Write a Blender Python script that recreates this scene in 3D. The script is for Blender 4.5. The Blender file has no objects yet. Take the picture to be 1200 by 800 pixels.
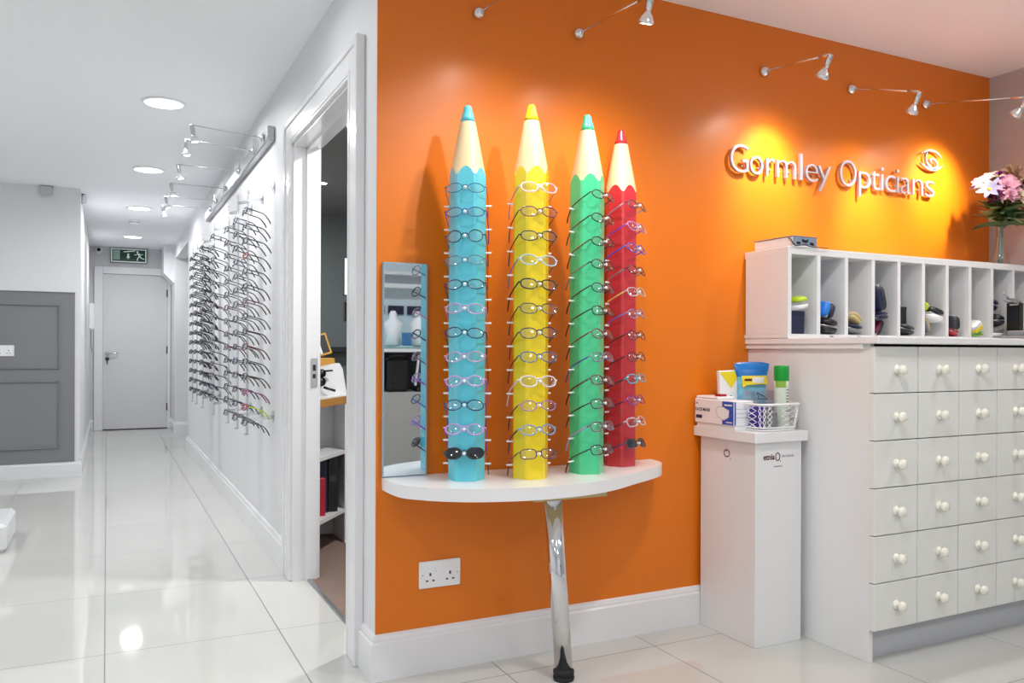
import bpy, math, random
from mathutils import Vector, Matrix
random.seed(7)
SC = bpy.context.scene
COL = SC.collection
PI = math.pi
R = math.radians

# ------------------------------------------------------------------ materials
def lin(c):
    c = c / 255.0
    return c / 12.92 if c <= 0.04045 else ((c + 0.055) / 1.055) ** 2.4
def rgb(r, g, b):
    return (lin(r), lin(g), lin(b), 1.0)
MATS = {}
def mat(name, col, rough=0.5, metal=0.0, spec=0.5, coat=0.0, trans=0.0, emit=None, es=1.0, noise=0.0, nscale=8.0, bump=0.0, bscale=200.0, coat_rough=0.05, alpha=1.0):
    if name in MATS: return MATS[name]
    m = bpy.data.materials.new(name); m.use_nodes = True
    nt = m.node_tree; p = nt.nodes['Principled BSDF']
    p.inputs['Base Color'].default_value = col
    p.inputs['Roughness'].default_value = rough
    p.inputs['Metallic'].default_value = metal
    p.inputs['Specular IOR Level'].default_value = spec
    p.inputs['Coat Weight'].default_value = coat
    p.inputs['Coat Roughness'].default_value = coat_rough
    p.inputs['Transmission Weight'].default_value = trans
    p.inputs['Alpha'].default_value = alpha
    if emit is not None:
        p.inputs['Emission Color'].default_value = emit
        p.inputs['Emission Strength'].default_value = es
    tc = nt.nodes.new('ShaderNodeTexCoord')
    n = nt.nodes.new('ShaderNodeTexNoise'); n.inputs['Scale'].default_value = nscale; n.inputs['Detail'].default_value = 4
    nt.links.new(tc.outputs['Object'], n.inputs['Vector'])
    mx = nt.nodes.new('ShaderNodeMix'); mx.data_type = 'RGBA'
    a = max(noise, 0.01)
    mx.inputs[6].default_value = tuple(min(1, c * (1 - a)) for c in col[:3]) + (1,)
    mx.inputs[7].default_value = tuple(min(1, c * (1 + a)) for c in col[:3]) + (1,)
    nt.links.new(n.outputs['Fac'], mx.inputs[0]); nt.links.new(mx.outputs[2], p.inputs['Base Color'])
    if bump > 0:
        n2 = nt.nodes.new('ShaderNodeTexNoise'); n2.inputs['Scale'].default_value = bscale
        nt.links.new(tc.outputs['Object'], n2.inputs['Vector'])
        b = nt.nodes.new('ShaderNodeBump'); b.inputs['Strength'].default_value = bump; b.inputs['Distance'].default_value = 0.002
        nt.links.new(n2.outputs['Fac'], b.inputs['Height']); nt.links.new(b.outputs['Normal'], p.inputs['Normal'])
    MATS[name] = m
    return m

def clear_mat(name, tint, gloss=0.10, rough=0.02):
    """thin clear sheet: mostly lets light through, with a glossy skin"""
    m = bpy.data.materials.new(name); m.use_nodes = True
    nt = m.node_tree; nt.nodes.clear()
    o = nt.nodes.new('ShaderNodeOutputMaterial'); t = nt.nodes.new('ShaderNodeBsdfTransparent')
    g = nt.nodes.new('ShaderNodeBsdfGlossy'); x = nt.nodes.new('ShaderNodeMixShader')
    lw = nt.nodes.new('ShaderNodeLayerWeight'); lw.inputs['Blend'].default_value = 0.5
    fr = nt.nodes.new('ShaderNodeMath'); fr.operation = 'POWER'; fr.inputs[1].default_value = 4.0; nt.links.new(lw.outputs['Facing'], fr.inputs[0])
    ad = nt.nodes.new('ShaderNodeMath'); ad.operation = 'ADD'; ad.inputs[1].default_value = gloss; ad.use_clamp = True
    t.inputs['Color'].default_value = tint; g.inputs['Roughness'].default_value = rough
    nt.links.new(fr.outputs[0], ad.inputs[0]); nt.links.new(ad.outputs[0], x.inputs[0])
    nt.links.new(t.outputs[0], x.inputs[1]); nt.links.new(g.outputs[0], x.inputs[2]); nt.links.new(x.outputs[0], o.inputs[0])
    MATS[name] = m
    return m

white_wall = mat('white wall paint', rgb(226, 227, 230), 0.45, noise=0.012, nscale=2, bump=0.04)
ceil_m = mat('ceiling paint', rgb(247, 250, 254), 0.7, noise=0.012, nscale=1.5)
gloss_white = mat('white gloss paint', rgb(232, 233, 236), 0.22, coat=0.3, noise=0.01)
orange = mat('orange wall paint', rgb(226, 118, 10), 0.42, spec=0.35, coat=0.28, coat_rough=0.28, noise=0.02, nscale=3, bump=0.05)
dado_grey = mat('grey eggshell panel paint', rgb(128, 129, 132), 0.4, noise=0.02, nscale=3)
back_wall = mat('corridor end wall paint', rgb(216, 217, 220), 0.5)
lam_white = mat('white laminate', rgb(232, 233, 235), 0.28, coat=0.15)
drawer_white = mat('off white painted wood', rgb(229, 231, 228), 0.35, noise=0.012, nscale=4)
knob_m = mat('ivory ceramic knob', rgb(240, 238, 226), 0.15, coat=0.6)
chrome = mat('polished chrome', rgb(225, 227, 230), 0.08, metal=1.0)
satin = mat('satin nickel', rgb(200, 202, 205), 0.28, metal=1.0)
alu = mat('brushed aluminium', rgb(176, 178, 182), 0.35, metal=0.9)
silver_letter = mat('brushed silver letter', rgb(186, 184, 198), 0.38, metal=0.6)
black = mat('black plastic', rgb(22, 23, 27), 0.3)
black_rub = mat('black rubber', rgb(18, 18, 20), 0.6)
dark_line = mat('dark gap', rgb(40, 40, 44), 0.8)
plastic_white = mat('white plastic', rgb(238, 239, 242), 0.3)
wood_pale = mat('bare pencil wood', rgb(232, 206, 162), 0.4, coat=0.4, coat_rough=0.2, noise=0.05, nscale=20)
oak = mat('oak veneer', rgb(196, 140, 70), 0.4, noise=0.15, nscale=12)
gold_wood = mat('golden wood', rgb(214, 160, 62), 0.35, noise=0.1, nscale=20)
carpet = mat('brown carpet', rgb(128, 108, 98), 0.95, noise=0.45, nscale=140, bump=0.6, bscale=500)
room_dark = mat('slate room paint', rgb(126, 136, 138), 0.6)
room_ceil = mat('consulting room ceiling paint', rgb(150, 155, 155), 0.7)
navy = mat('navy board', rgb(24, 32, 66), 0.4)
blue_m = mat('royal blue', rgb(20, 84, 190), 0.35)
bright_blue = mat('bright blue', rgb(30, 120, 215), 0.35)
sky_blue = mat('pale blue print', rgb(120, 190, 225), 0.35, noise=0.4, nscale=40)
red_m = mat('red board', rgb(172, 24, 44), 0.4)
burg = mat('burgundy leatherette', rgb(110, 18, 50), 0.45)
lime = mat('lime plastic', rgb(176, 205, 20), 0.35)
green_m = mat('green plastic', rgb(0, 150, 50), 0.3)
leaf_g = mat('green case', rgb(100, 170, 50), 0.35)
yellow_m = mat('yellow board', rgb(236, 212, 30), 0.4)
beige = mat('beige leatherette', rgb(196, 178, 128), 0.5)
grey_m = mat('mid grey plastic', rgb(120, 124, 130), 0.4)
dk_grey = mat('charcoal plastic', rgb(52, 56, 62), 0.4)
slate = mat('slate blue plastic', rgb(128, 144, 166), 0.4)
purple_m = mat('purple print', rgb(70, 45, 150), 0.4)
maroon_ink = mat('maroon ink', rgb(92, 20, 44), 0.5)
navy_ink = mat('navy ink', rgb(30, 38, 80), 0.5)
grey_ink = mat('grey ink', rgb(120, 122, 128), 0.5)
sign_green = mat('exit sign green', rgb(12, 62, 48), 0.35)
sign_white = mat('exit sign white', rgb(225, 238, 230), 0.35, emit=rgb(225, 238, 230), es=0.15)
sign_pale = mat('exit sign pale green', rgb(150, 178, 166), 0.35)
mirror_m = mat('mirror glass', rgb(225, 236, 242), 0.015, metal=1.0)
mirror_edge = mat('mirror bevel edge', rgb(150, 185, 205), 0.2)
disc_on = mat('lit diffuser', rgb(255, 255, 255), 0.5, emit=(1, 1, 1, 1), es=6.0)
bulb_on = mat('lit halogen lens', rgb(255, 250, 240), 0.3, emit=(1.0, 0.96, 0.9, 1), es=22.0)
bulb_soft = mat('lit lamp lens', rgb(255, 255, 255), 0.3, emit=(1.0, 0.99, 0.97, 1), es=4.0)
bulb_glass = mat('faceted lamp reflector', rgb(222, 224, 230), 0.18, metal=0.85, emit=(1, 1, 1, 1), es=0.06, noise=0.3, nscale=160)
lens_clear = clear_mat('clear spectacle lens', (0.93, 0.95, 0.97, 1), 0.13)
lens_dark = mat('dark tinted lens', rgb(22, 32, 40), 0.08, coat=0.5)
acrylic = clear_mat('frosted clear acrylic', (0.86, 0.88, 0.90, 1), 0.22, 0.25)
glass_m = clear_mat('clear vase glass', (0.90, 0.95, 0.94, 1), 0.12)
plastic_clear = clear_mat('milky clear plastic', (0.95, 0.95, 0.97, 1), 0.10, 0.2)

def wallpaper():
    m = mat('taupe plaster paper', rgb(184, 178, 178), 0.6, noise=0.10, nscale=5, bump=0.3, bscale=60)
    return m
taupe = wallpaper()

def tile_mat():
    m = bpy.data.materials.new('polished porcelain floor tile'); m.use_nodes = True
    nt = m.node_tree; p = nt.nodes['Principled BSDF']
    g = nt.nodes.new('ShaderNodeNewGeometry'); s = nt.nodes.new('ShaderNodeSeparateXYZ')
    nt.links.new(g.outputs['Position'], s.inputs[0])
    def M(op, a, b=None, c=None):
        n = nt.nodes.new('ShaderNodeMath'); n.operation = op
        for i, v in enumerate((a, b, c)):
            if v is None: continue
            if isinstance(v, (int, float)): n.inputs[i].default_value = v
            else: nt.links.new(v, n.inputs[i])
        return n.outputs[0]
    def axis(o, off, pitch, w):
        a = M('DIVIDE', M('ADD', o, off), pitch)
        fr = M('FRACT', a)
        d = M('ABSOLUTE', M('SUBTRACT', fr, 0.5))
        return M('GREATER_THAN', d, 0.5 - w / pitch / 2), M('FLOOR', a)
    gx, ix = axis(s.outputs[0], 0.003 + 0.5880 * 20, 0.5880, 0.0040)
    gy, iy = axis(s.outputs[1], -3.154 + 0.7600 * 20, 0.7600, 0.0040)
    gr = M('MAXIMUM', gx, gy)
    wn = nt.nodes.new('ShaderNodeTexWhiteNoise'); wn.noise_dimensions = '2D'
    cb = nt.nodes.new('ShaderNodeCombineXYZ'); nt.links.new(ix, cb.inputs[0]); nt.links.new(iy, cb.inputs[1])
    nt.links.new(cb.outputs[0], wn.inputs['Vector'])
    ns = nt.nodes.new('ShaderNodeTexNoise'); ns.inputs['Scale'].default_value = 1.7; nt.links.new(g.outputs['Position'], ns.inputs['Vector'])
    v = M('MULTIPLY_ADD', wn.outputs['Value'], 0.35, M('MULTIPLY', ns.outputs['Fac'], 0.65))
    mx = nt.nodes.new('ShaderNodeMix'); mx.data_type = 'RGBA'
    mx.inputs[6].default_value = rgb(193, 194, 190); mx.inputs[7].default_value = rgb(205, 206, 203)
    nt.links.new(v, mx.inputs[0])
    m2 = nt.nodes.new('ShaderNodeMix'); m2.data_type = 'RGBA'; m2.inputs[7].default_value = rgb(120, 122, 122)
    nt.links.new(gr, m2.inputs[0]); nt.links.new(mx.outputs[2], m2.inputs[6]); nt.links.new(m2.outputs[2], p.inputs['Base Color'])
    nt.links.new(M('MULTIPLY_ADD', gr, 0.5, 0.045), p.inputs['Roughness'])
    p.inputs['Specular IOR Level'].default_value = 0.6
    b = nt.nodes.new('ShaderNodeBump'); b.inputs['Strength'].default_value = 0.4; b.inputs['Distance'].default_value = 0.001; b.invert = True
    nt.links.new(gr, b.inputs['Height']); nt.links.new(b.outputs['Normal'], p.inputs['Normal'])
    return m
tile = tile_mat()

# ------------------------------------------------------------------ mesh builder
def smooth_pts(c, k=4):
    out = []
    for i in range(len(c) - 1):
        p0 = c[max(i - 1, 0)]; p1 = c[i]; p2 = c[i + 1]; p3 = c[min(i + 2, len(c) - 1)]
        for j in range(k):
            u = j / k
            out.append(tuple(0.5 * ((2 * p1[a]) + (-p0[a] + p2[a]) * u + (2 * p0[a] - 5 * p1[a] + 4 * p2[a] - p3[a]) * u * u + (-p0[a] + 3 * p1[a] - 3 * p2[a] + p3[a]) * u ** 3) for a in range(len(p1))))
    out.append(tuple(c[-1])); return out
class MB:
    def __init__(self): self.v = []; self.f = []; self.m = []; self.s = []
    def add(self, vs, fs, mi=0, smooth=False, T=None):
        o = len(self.v)
        for p in vs:
            p = Vector(p)
            if T is not None: p = T @ p
            self.v.append(tuple(p))
        for f in fs:
            self.f.append(tuple(o + i for i in f)); self.m.append(mi); self.s.append(smooth)
        return self
    def box(self, x0, y0, z0, x1, y1, z1, mi=0, T=None, b=0.0):
        if b > 0: return self.bbox(x0, y0, z0, x1, y1, z1, b, mi, T)
        vs = [(x, y, z) for x in (x0, x1) for y in (y0, y1) for z in (z0, z1)]
        fs = [(0, 1, 3, 2), (4, 6, 7, 5), (0, 4, 5, 1), (2, 3, 7, 6), (0, 2, 6, 4), (1, 5, 7, 3)]
        return self.add(vs, fs, mi, False, T)
    def bbox(self, x0, y0, z0, x1, y1, z1, b, mi=0, T=None):
        """box with chamfered edges"""
        b = min(b, (x1 - x0) / 2.01, (y1 - y0) / 2.01, (z1 - z0) / 2.01)
        vs = []; idx = {}
        X = (x0, x1); Y = (y0, y1); Z = (z0, z1)
        for i in (0, 1):
            for j in (0, 1):
                for k in (0, 1):
                    sx, sy, sz = (1 - 2 * i), (1 - 2 * j), (1 - 2 * k)
                    for a in range(3):
                        p = [X[i] + sx * b, Y[j] + sy * b, Z[k] + sz * b]
                        p[a] = (X[i], Y[j], Z[k])[a]
                        idx[(i, j, k, a)] = len(vs); vs.append(tuple(p))
        fs = []
        for a in range(3):
            o = [q for q in range(3) if q != a]
            for s in (0, 1):
                q = []
                for (u, w) in ((0, 0), (1, 0), (1, 1), (0, 1)):
                    c = [0, 0, 0]; c[a] = s; c[o[0]] = u; c[o[1]] = w; q.append(idx[tuple(c) + (a,)])
                fs.append(tuple(q))
            # edges parallel to axis a
            for (u, w) in ((0, 0), (1, 0), (0, 1), (1, 1)):
                c0 = [0, 0, 0]; c0[o[0]] = u; c0[o[1]] = w; c1 = list(c0); c1[a] = 1
                fs.append((idx[tuple(c0) + (o[0],)], idx[tuple(c1) + (o[0],)], idx[tuple(c1) + (o[1],)], idx[tuple(c0) + (o[1],)]))
        for i in (0, 1):
            for j in (0, 1):
                for k in (0, 1): fs.append(tuple(idx[(i, j, k, a)] for a in range(3)))
        return self.add(vs, fs, mi, False, T)
    def tube(self, pts, r, n=6, mi=0, closed=False, T=None, caps=True, flat=1.0):
        pts = [Vector(p) for p in pts]; N = len(pts)
        rr = r if isinstance(r, (list, tuple)) else [r] * N
        vs = []; up = None
        for i, p in enumerate(pts):
            if closed: t = pts[(i + 1) % N] - pts[i - 1]
            else: t = pts[min(i + 1, N - 1)] - pts[max(i - 1, 0)]
            t = t.normalized() if t.length > 1e-9 else Vector((0, 0, 1))
            if up is None:
                up = Vector((0, 0, 1)) if abs(t.z) < 0.9 else Vector((1, 0, 0))
            a = t.cross(up)
            if a.length < 1e-6: a = t.orthogonal()
            a.normalize(); bb = a.cross(t).normalized(); up = bb
            for k in range(n):
                an = 2 * PI * k / n
                vs.append(p + a * math.cos(an) * rr[i] * flat + bb * math.sin(an) * rr[i])
        fs = []
        for i in range(N if closed else N - 1):
            j = (i + 1) % N
            for k in range(n):
                k2 = (k + 1) % n; fs.append((i * n + k, i * n + k2, j * n + k2, j * n + k))
        if caps and not closed:
            fs.append(tuple(range(n - 1, -1, -1))); fs.append(tuple((N - 1) * n + k for k in range(n)))
        return self.add(vs, fs, mi, n > 5, T)
    def cyl(self, a, b, r0, r1=None, n=20, mi=0, T=None):
        return self.tube([a, b], [r0, r0 if r1 is None else r1], n, mi, T=T)
    def lathe(self, prof, n=24, mi=0, T=None, smooth=True):
        vs = []; fs = []
        for (r, z) in prof:
            for k in range(n):
                a = 2 * PI * k / n; vs.append((r * math.cos(a), r * math.sin(a), z))
        for i in range(len(prof) - 1):
            for k in range(n):
                k2 = (k + 1) % n; fs.append((i * n + k, i * n + k2, (i + 1) * n + k2, (i + 1) * n + k))
        if prof[0][0] > 1e-6: fs.append(tuple(range(n - 1, -1, -1)))
        if prof[-1][0] > 1e-6: fs.append(tuple((len(prof) - 1) * n + k for k in range(n)))
        return self.add(vs, fs, mi, smooth, T)
    def prism(self, poly, z0, z1, mi=0, T=None, smooth=False):
        n = len(poly)
        vs = [(x, y, z0) for x, y in poly] + [(x, y, z1) for x, y in poly]
        self.add(vs, [tuple(range(n - 1, -1, -1)), tuple(range(n, 2 * n))], mi, False, T)
        self.add(vs, [(k, (k + 1) % n, n + (k + 1) % n, n + k) for k in range(n)], mi, smooth, T)
        return self
    def sell(self, cx, cy, cz, a, b, c, e=0.5, n=16, m=10, mi=0, T=None, v0=-1.0, v1=1.0):
        """super ellipsoid (rounded box); v0, v1 cut it in height"""
        sg = lambda x, p: math.copysign(abs(x) ** p, x)
        vs = []; fs = []
        for i in range(m + 1):
            ph = (v0 + (v1 - v0) * i / m) * PI / 2
            for k in range(n):
                th = 2 * PI * k / n
                vs.append((cx + a * sg(math.cos(ph), e) * sg(math.cos(th), e), cy + b * sg(math.cos(ph), e) * sg(math.sin(th), e), cz + c * sg(math.sin(ph), e)))
        for i in range(m):
            for k in range(n):
                k2 = (k + 1) % n; fs.append((i * n + k, i * n + k2, (i + 1) * n + k2, (i + 1) * n + k))
        fs.append(tuple(range(n - 1, -1, -1))); fs.append(tuple(m * n + k for k in range(n)))
        return self.add(vs, fs, mi, True, T)
    def mesh(self, name, mats=()):
        me = bpy.data.meshes.new(name); me.from_pydata(self.v, [], self.f)
        for m in mats: me.materials.append(m)
        me.polygons.foreach_set('material_index', self.m); me.polygons.foreach_set('use_smooth', self.s)
        me.validate(); me.update()
        return me
    def build(self, name, mats, parent=None, loc=None):
        if not isinstance(mats, (list, tuple)): mats = [mats]
        o = bpy.data.objects.new(name, self.mesh(name, mats)); COL.objects.link(o)
        if loc is not None: o.location = loc
        if parent is not None: o.parent = parent
        return o

def tag(o, label=None, cat=None, group=None, kind=None):
    if label: o['label'] = label
    if cat: o['category'] = cat
    if group: o['group'] = group
    if kind: o['kind'] = kind
    return o
def thing(name, label, cat, loc=(0, 0, 0), rotz=0.0, group=None):
    o = bpy.data.objects.new(name, None); o.empty_display_size = 0.05; COL.objects.link(o)
    o.location = loc; o.rotation_euler = (0, 0, rotz)
    return tag(o, label, cat, group)
def struct(name, mb, mats, label=None):
    return tag(mb.build(name, mats), label, None, None, 'structure')
def T3(loc=(0, 0, 0), rx=0, ry=0, rz=0, s=1.0):
    return Matrix.Translation(loc) @ Matrix.Rotation(rz, 4, 'Z') @ Matrix.Rotation(ry, 4, 'Y') @ Matrix.Rotation(rx, 4, 'X') @ Matrix.Scale(s, 4)
def aim(frm, to):
    """matrix at frm whose -Z axis points to to"""
    d = (Vector(to) - Vector(frm)).normalized()
    return Matrix.Translation(frm) @ d.to_track_quat('-Z', 'Y').to_matrix().to_4x4()

# ------------------------------------------------------------------ camera
cd = bpy.data.cameras.new('Camera'); cam = bpy.data.objects.new('Camera', cd); COL.objects.link(cam)
cd.sensor_width = 36.0; cd.lens = 957.97 / 1200 * 36.0
cd.shift_y = (410.894 - 400) / 1200.0
cd.clip_start = 0.05; cd.clip_end = 60
yaw = 0.460172; roll = 0.003777
cam.matrix_world = Matrix.Translation((0, 0, 1.055)) @ Matrix.Rotation(-yaw, 4, 'Z') @ Matrix.Rotation(PI / 2, 4, 'X') @ Matrix.Rotation(roll, 4, 'Z')
SC.camera = cam

# ------------------------------------------------------------------ room shell
W = 0.772; D = 2.535; H = 2.39; XR = 3.845; PY = 7.70; CX = -0.20; BY = 11.925
mb = MB(); mb.box(-3.2, -3.2, -0.06, 4.0, 2.60, 0.0); mb.box(-3.2, 2.60, -0.06, 0.835, BY + 0.1, 0.0); mb.box(0.835, 9.2, -0.06, 2.6, 11.2, 0.0)
struct('floor', mb, tile, 'glossy pale grey porcelain floor tiles with thin grey joints')
mb = MB(); mb.box(0.835, 2.66, -0.06, 4.0, 9.2, 0.004)
tag(mb.build('carpet', carpet), 'brown speckled carpet on the floor of the consulting room', None, None, 'structure')
mb = MB(); mb.box(-3.2, -3.2, H, 4.0, 2.66, H + 0.08); mb.box(-3.2, 2.66, H, 0.90, BY + 0.1, H + 0.08); mb.box(0.90, 9.3, H, 2.6, 11.2, H + 0.08)
struct('ceiling', mb, ceil_m)
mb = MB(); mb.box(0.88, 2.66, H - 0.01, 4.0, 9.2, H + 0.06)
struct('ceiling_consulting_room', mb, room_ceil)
# orange wall
mb = MB(); mb.box(W + 0.0005, D, 0, XR, D + 0.004, H)
struct('wall_orange', mb, orange, 'orange painted feature wall')
# wall between corridor and consulting room (with doorway and passage opening)
OY0, OY1, OZ = 2.80, 3.79, 1.995
mb = MB()
mb.box(W, D + 0.004, 0, 0.88, OY0, H); mb.box(W, OY0, OZ + 0.03, 0.88, OY1, H); mb.box(W, OY1, 0, 0.88, 9.32, H)
mb.box(W, 9.32, 2.205, 0.90, 11.13, H); mb.box(W, 11.13, 0, 0.90, BY, H)
mb.box(0.88, D + 0.004, 0, XR + 0.1, 2.66, H)
struct('wall_corridor_right', mb, white_wall)
mb = MB(); mb.box(0.90, 11.13, 0, 2.6, 11.25, H); mb.box(2.5, 9.3, 0, 2.6, 11.2, H); mb.box(0.90, 9.2, 0, 2.6, 9.32, H)
struct('wall_passage', mb, white_wall)
mb = MB(); mb.box(XR, -3.2, 0, XR + 0.1, D + 0.004, H)
struct('wall_right', mb, taupe, 'taupe mottled plaster wall')
mb = MB(); mb.box(-3.2, PY, 0, CX, PY + 0.10, H); mb.box(CX - 0.10, PY + 0.1, 0, CX, BY, H)
struct('wall_left_return', mb, white_wall)
mb = MB(); mb.box(CX - 0.1, BY, 0, 0.90, BY + 0.1, H)
struct('wall_corridor_end', mb, back_wall)
mb = MB(); mb.box(-3.3, -3.2, 0, -3.2, PY + 0.1, H)
struct('wall_left', mb, white_wall)
mb = MB(); mb.box(-3.3, -3.3, 0, 4.0, -3.2, H)
struct('wall_back', mb, white_wall)
# consulting room walls
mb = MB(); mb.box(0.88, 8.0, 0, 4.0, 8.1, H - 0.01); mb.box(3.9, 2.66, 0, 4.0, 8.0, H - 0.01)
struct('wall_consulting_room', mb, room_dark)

def skirt_prof():
    return [(0, 0), (0.018, 0), (0.018, 0.118), (0.012, 0.124), (0.012, 0.130), (0.008, 0.140), (0.0, 0.145)]
def skirting(name, A, B, nrm, h=1.0, ma=0, mbb=0, m=gloss_white):
    """profile swept from A to B on the wall, out along nrm; ma/mbb shift of the ends by mitre"""
    A = Vector(A); B = Vector(B); n = Vector(nrm); d = (B - A).normalized(); pr = skirt_prof(); k = len(pr)
    vs = [A + n * t - d * t * ma + Vector((0, 0, z * h)) for t, z in pr] + [B + n * t + d * t * mbb + Vector((0, 0, z * h)) for t, z in pr]
    fs = [(i, (i + 1) % k, k + (i + 1) % k, k + i) for i in range(k)] + [tuple(range(k)), tuple(range(2 * k - 1, k - 1, -1))]
    o = MB(); o.add(vs, fs); return struct(name, o, m)
skirting('baseboard_orange_wall', (W, D, 0), (2.32, D, 0), (0, -1, 0), ma=1)
skirting('baseboard_corner', (W, D, 0), (W, 2.669, 0), (-1, 0, 0), ma=1)
skirting('baseboard_corridor_right', (W, 3.93, 0), (W, 9.32, 0), (-1, 0, 0), 0.95)
skirting('baseboard_corridor_far_right', (W, 11.13, 0), (W, BY, 0), (-1, 0, 0), 0.95)
skirting('baseboard_passage', (W, 11.13, 0), (2.5, 11.13, 0), (0, -1, 0), 0.95)
skirting('baseboard_left_return', (-3.2, PY, 0), (CX, PY, 0), (0, -1, 0), 0.86, mbb=1)
skirting('baseboard_corridor_left', (CX, PY, 0), (CX, BY, 0), (1, 0, 0), 0.86, ma=1)
skirting('baseboard_corridor_end', (CX, BY, 0), (-0.155, BY, 0), (0, -1, 0), 0.95)
skirting('baseboard_right', (XR, -3.2, 0), (XR, D, 0), (-1, 0, 0))

# doorway lining, architrave, strike plate
tw = 0.022
mb = MB(); F = W - tw
def arch_strip(mb, pts_in, pts_out): pass
y0, y1, zt = OY0, OY1, OZ
F = W - 0.026
mb.box(F, y0 - 0.125, 0, W, y0, zt + 0.11, b=0.003); mb.box(F - 0.006, y0 - 0.131, 0, W, y0 - 0.100, zt + 0.118, b=0.003)
mb.box(F, y1, 0, W, y1 + 0.135, zt + 0.11, b=0.003); mb.box(F - 0.006, y1 + 0.108, 0, W, y1 + 0.141, zt + 0.118, b=0.003)
mb.box(F + 0.0005, y0 - 0.002, zt, W, y1 + 0.002, zt + 0.1095, b=0.003); mb.box(F - 0.0055, y0 - 0.11, zt + 0.088, W, y1 + 0.12, zt + 0.1175, b=0.003)
mb.box(F - 0.002, y0 - 0.026, 0, W, y0 - 0.016, zt + 0.016); mb.box(F - 0.002, y1 + 0.016, 0, W, y1 + 0.026, zt + 0.016); mb.box(F - 0.0018, y0 - 0.026, zt + 0.014, W, y1 + 0.026, zt + 0.024)
struct('trim_1', mb, gloss_white, 'white moulded architrave around the consulting room doorway')
mb = MB()
mb.box(W - 0.012, y0 - 0.001, 0, 0.884, y0 + 0.012, zt); mb.box(W - 0.012, y1 - 0.012, 0, 0.884, y1 + 0.001, zt); mb.box(W - 0.012, y0, zt - 0.012, 0.884, y1, zt + 0.03)
mb.box(0.818, y0 + 0.012, 0, 0.838, y0 + 0.024, zt - 0.012); mb.box(0.818, y1 - 0.024, 0, 0.87, y1 - 0.012, zt - 0.012); mb.box(0.818, y0 + 0.012, zt - 0.024, 0.838, y1 - 0.012, zt - 0.012)
lin_o = struct('door_1', mb, gloss_white, 'white lined doorway standing open to the consulting room')
mb = MB(); mb.box(0.838, y1 - 0.0275, 0.885, 0.868, y1 - 0.024, 1.018, b=0.002)
pl = mb.build('strike_plate', satin, lin_o); pl['label'] = 'satin metal strike plate'
mb = MB(); mb.box(0.846, y1 - 0.0285, 0.925, 0.860, y1 - 0.0270, 0.945); mb.box(0.846, y1 - 0.0285, 0.960, 0.860, y1 - 0.0270, 0.988)
mb.build('latch_hole', dark_line, pl)
mb = MB(); mb.box(0.825, y0 + 0.01, 0.0, 0.845, y1 - 0.01, 0.008, b=0.002)
struct('trim_2', mb, alu, 'metal threshold strip between the floor tiles and the brown carpet')

# grey panelled dado on the left return wall
pz = PY
mb = MB(); mb.box(-3.2, pz - 0.012, 0.125, -0.238, pz - 0.001, 1.523)
def recess(mb, x0, z0, x1, z1):
    t = 0.012
    for (a, b, c, d) in ((x0, z0, x1, z0 + t), (x0, z1 - t, x1, z1), (x0, z0, x0 + t, z1), (x1 - t, z0, x1, z1)):
        mb.bbox(a, pz - 0.026, b, c, pz - 0.011, d, 0.004)
for (x0, x1) in ((-1.25, -0.347), (-2.26, -1.357), (-3.15, -2.37)):
    recess(mb, x0, 0.892, x1, 1.420); recess(mb, x0, 0.237, x1, 0.794)
struct('trim_3', mb, dado_grey, 'grey painted panelling with raised rectangular mouldings')
mb = MB(); mb.box(-3.2, pz - 0.030, 1.523, -0.236, pz - 0.001, 1.531, b=0.003)
struct('trim_4', mb, gloss_white)

# corridor end door
dy = BY - 0.03
mb = MB(); mb.box(-0.045, dy, 0.012, 0.726, dy + 0.03, 2.035)
door = struct('door_2', mb, back_wall, 'plain white door at the far end of the corridor')
mb = MB(); mb.box(-0.150, dy - 0.016, 0, -0.047, BY, 2.135, b=0.004); mb.box(0.728, dy - 0.016, 0, 0.768, BY, 2.135, b=0.004); mb.box(-0.047, dy - 0.016, 2.04, 0.728, BY, 2.135, b=0.004)
mb.build('door_frame', gloss_white, door)
mb = MB()
for z in (1.806, 1.048, 0.289): mb.cyl((0.724, dy - 0.012, z - 0.05), (0.724, dy - 0.012, z + 0.05), 0.009, n=8)
mb.build('hinge', dk_grey, door)
mb = MB(); mb.cyl((0.005, dy - 0.002, 1.0), (0.005, dy - 0.012, 1.0), 0.026); mb.cyl((0.005, dy, 1.0), (0.005, dy - 0.055, 1.0), 0.010); mb.tube([(0.005, dy - 0.05, 1.0), (0.10, dy - 0.055, 1.003), (0.13, dy - 0.045, 1.006)], 0.010, 8)
h_ = mb.build('door_handle', chrome, door)
mb = MB(); mb.cyl((0.005, dy, 0.93), (0.005, dy - 0.012, 0.93), 0.024); mb.cyl((0.005, dy, 0.93), (0.005, dy - 0.03, 0.93), 0.008); mb.box(0.0, dy - 0.034, 0.86, 0.012, dy - 0.028, 0.93)
mb.build('key', dk_grey, h_)
mb = MB(); mb.box(-0.045, dy + 0.002, 0, 0.726, dy + 0.02, 0.012); mb.build('gap_shade_strip', dark_line, door)  # dark strip painted in for the shaded gap under the door

# boxed-in pipe at the corridor end, small doors on the left corridor wall
mb = MB(); mb.box(0.645, 11.3, 2.03, W, BY, H); mb.prism([(0.645, 0), (W, 0), (W, -0.13)], 0, 0.45, T=Matrix.Translation((0, 11.3, 2.03)) @ Matrix(((1, 0, 0, 0), (0, 0, 1, 0), (0, 1, 0, 0), (0, 0, 0, 1))))
struct('trim_5', mb, gloss_white, 'boxed-in pipe casing hanging under the ceiling beside the exit door')

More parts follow.
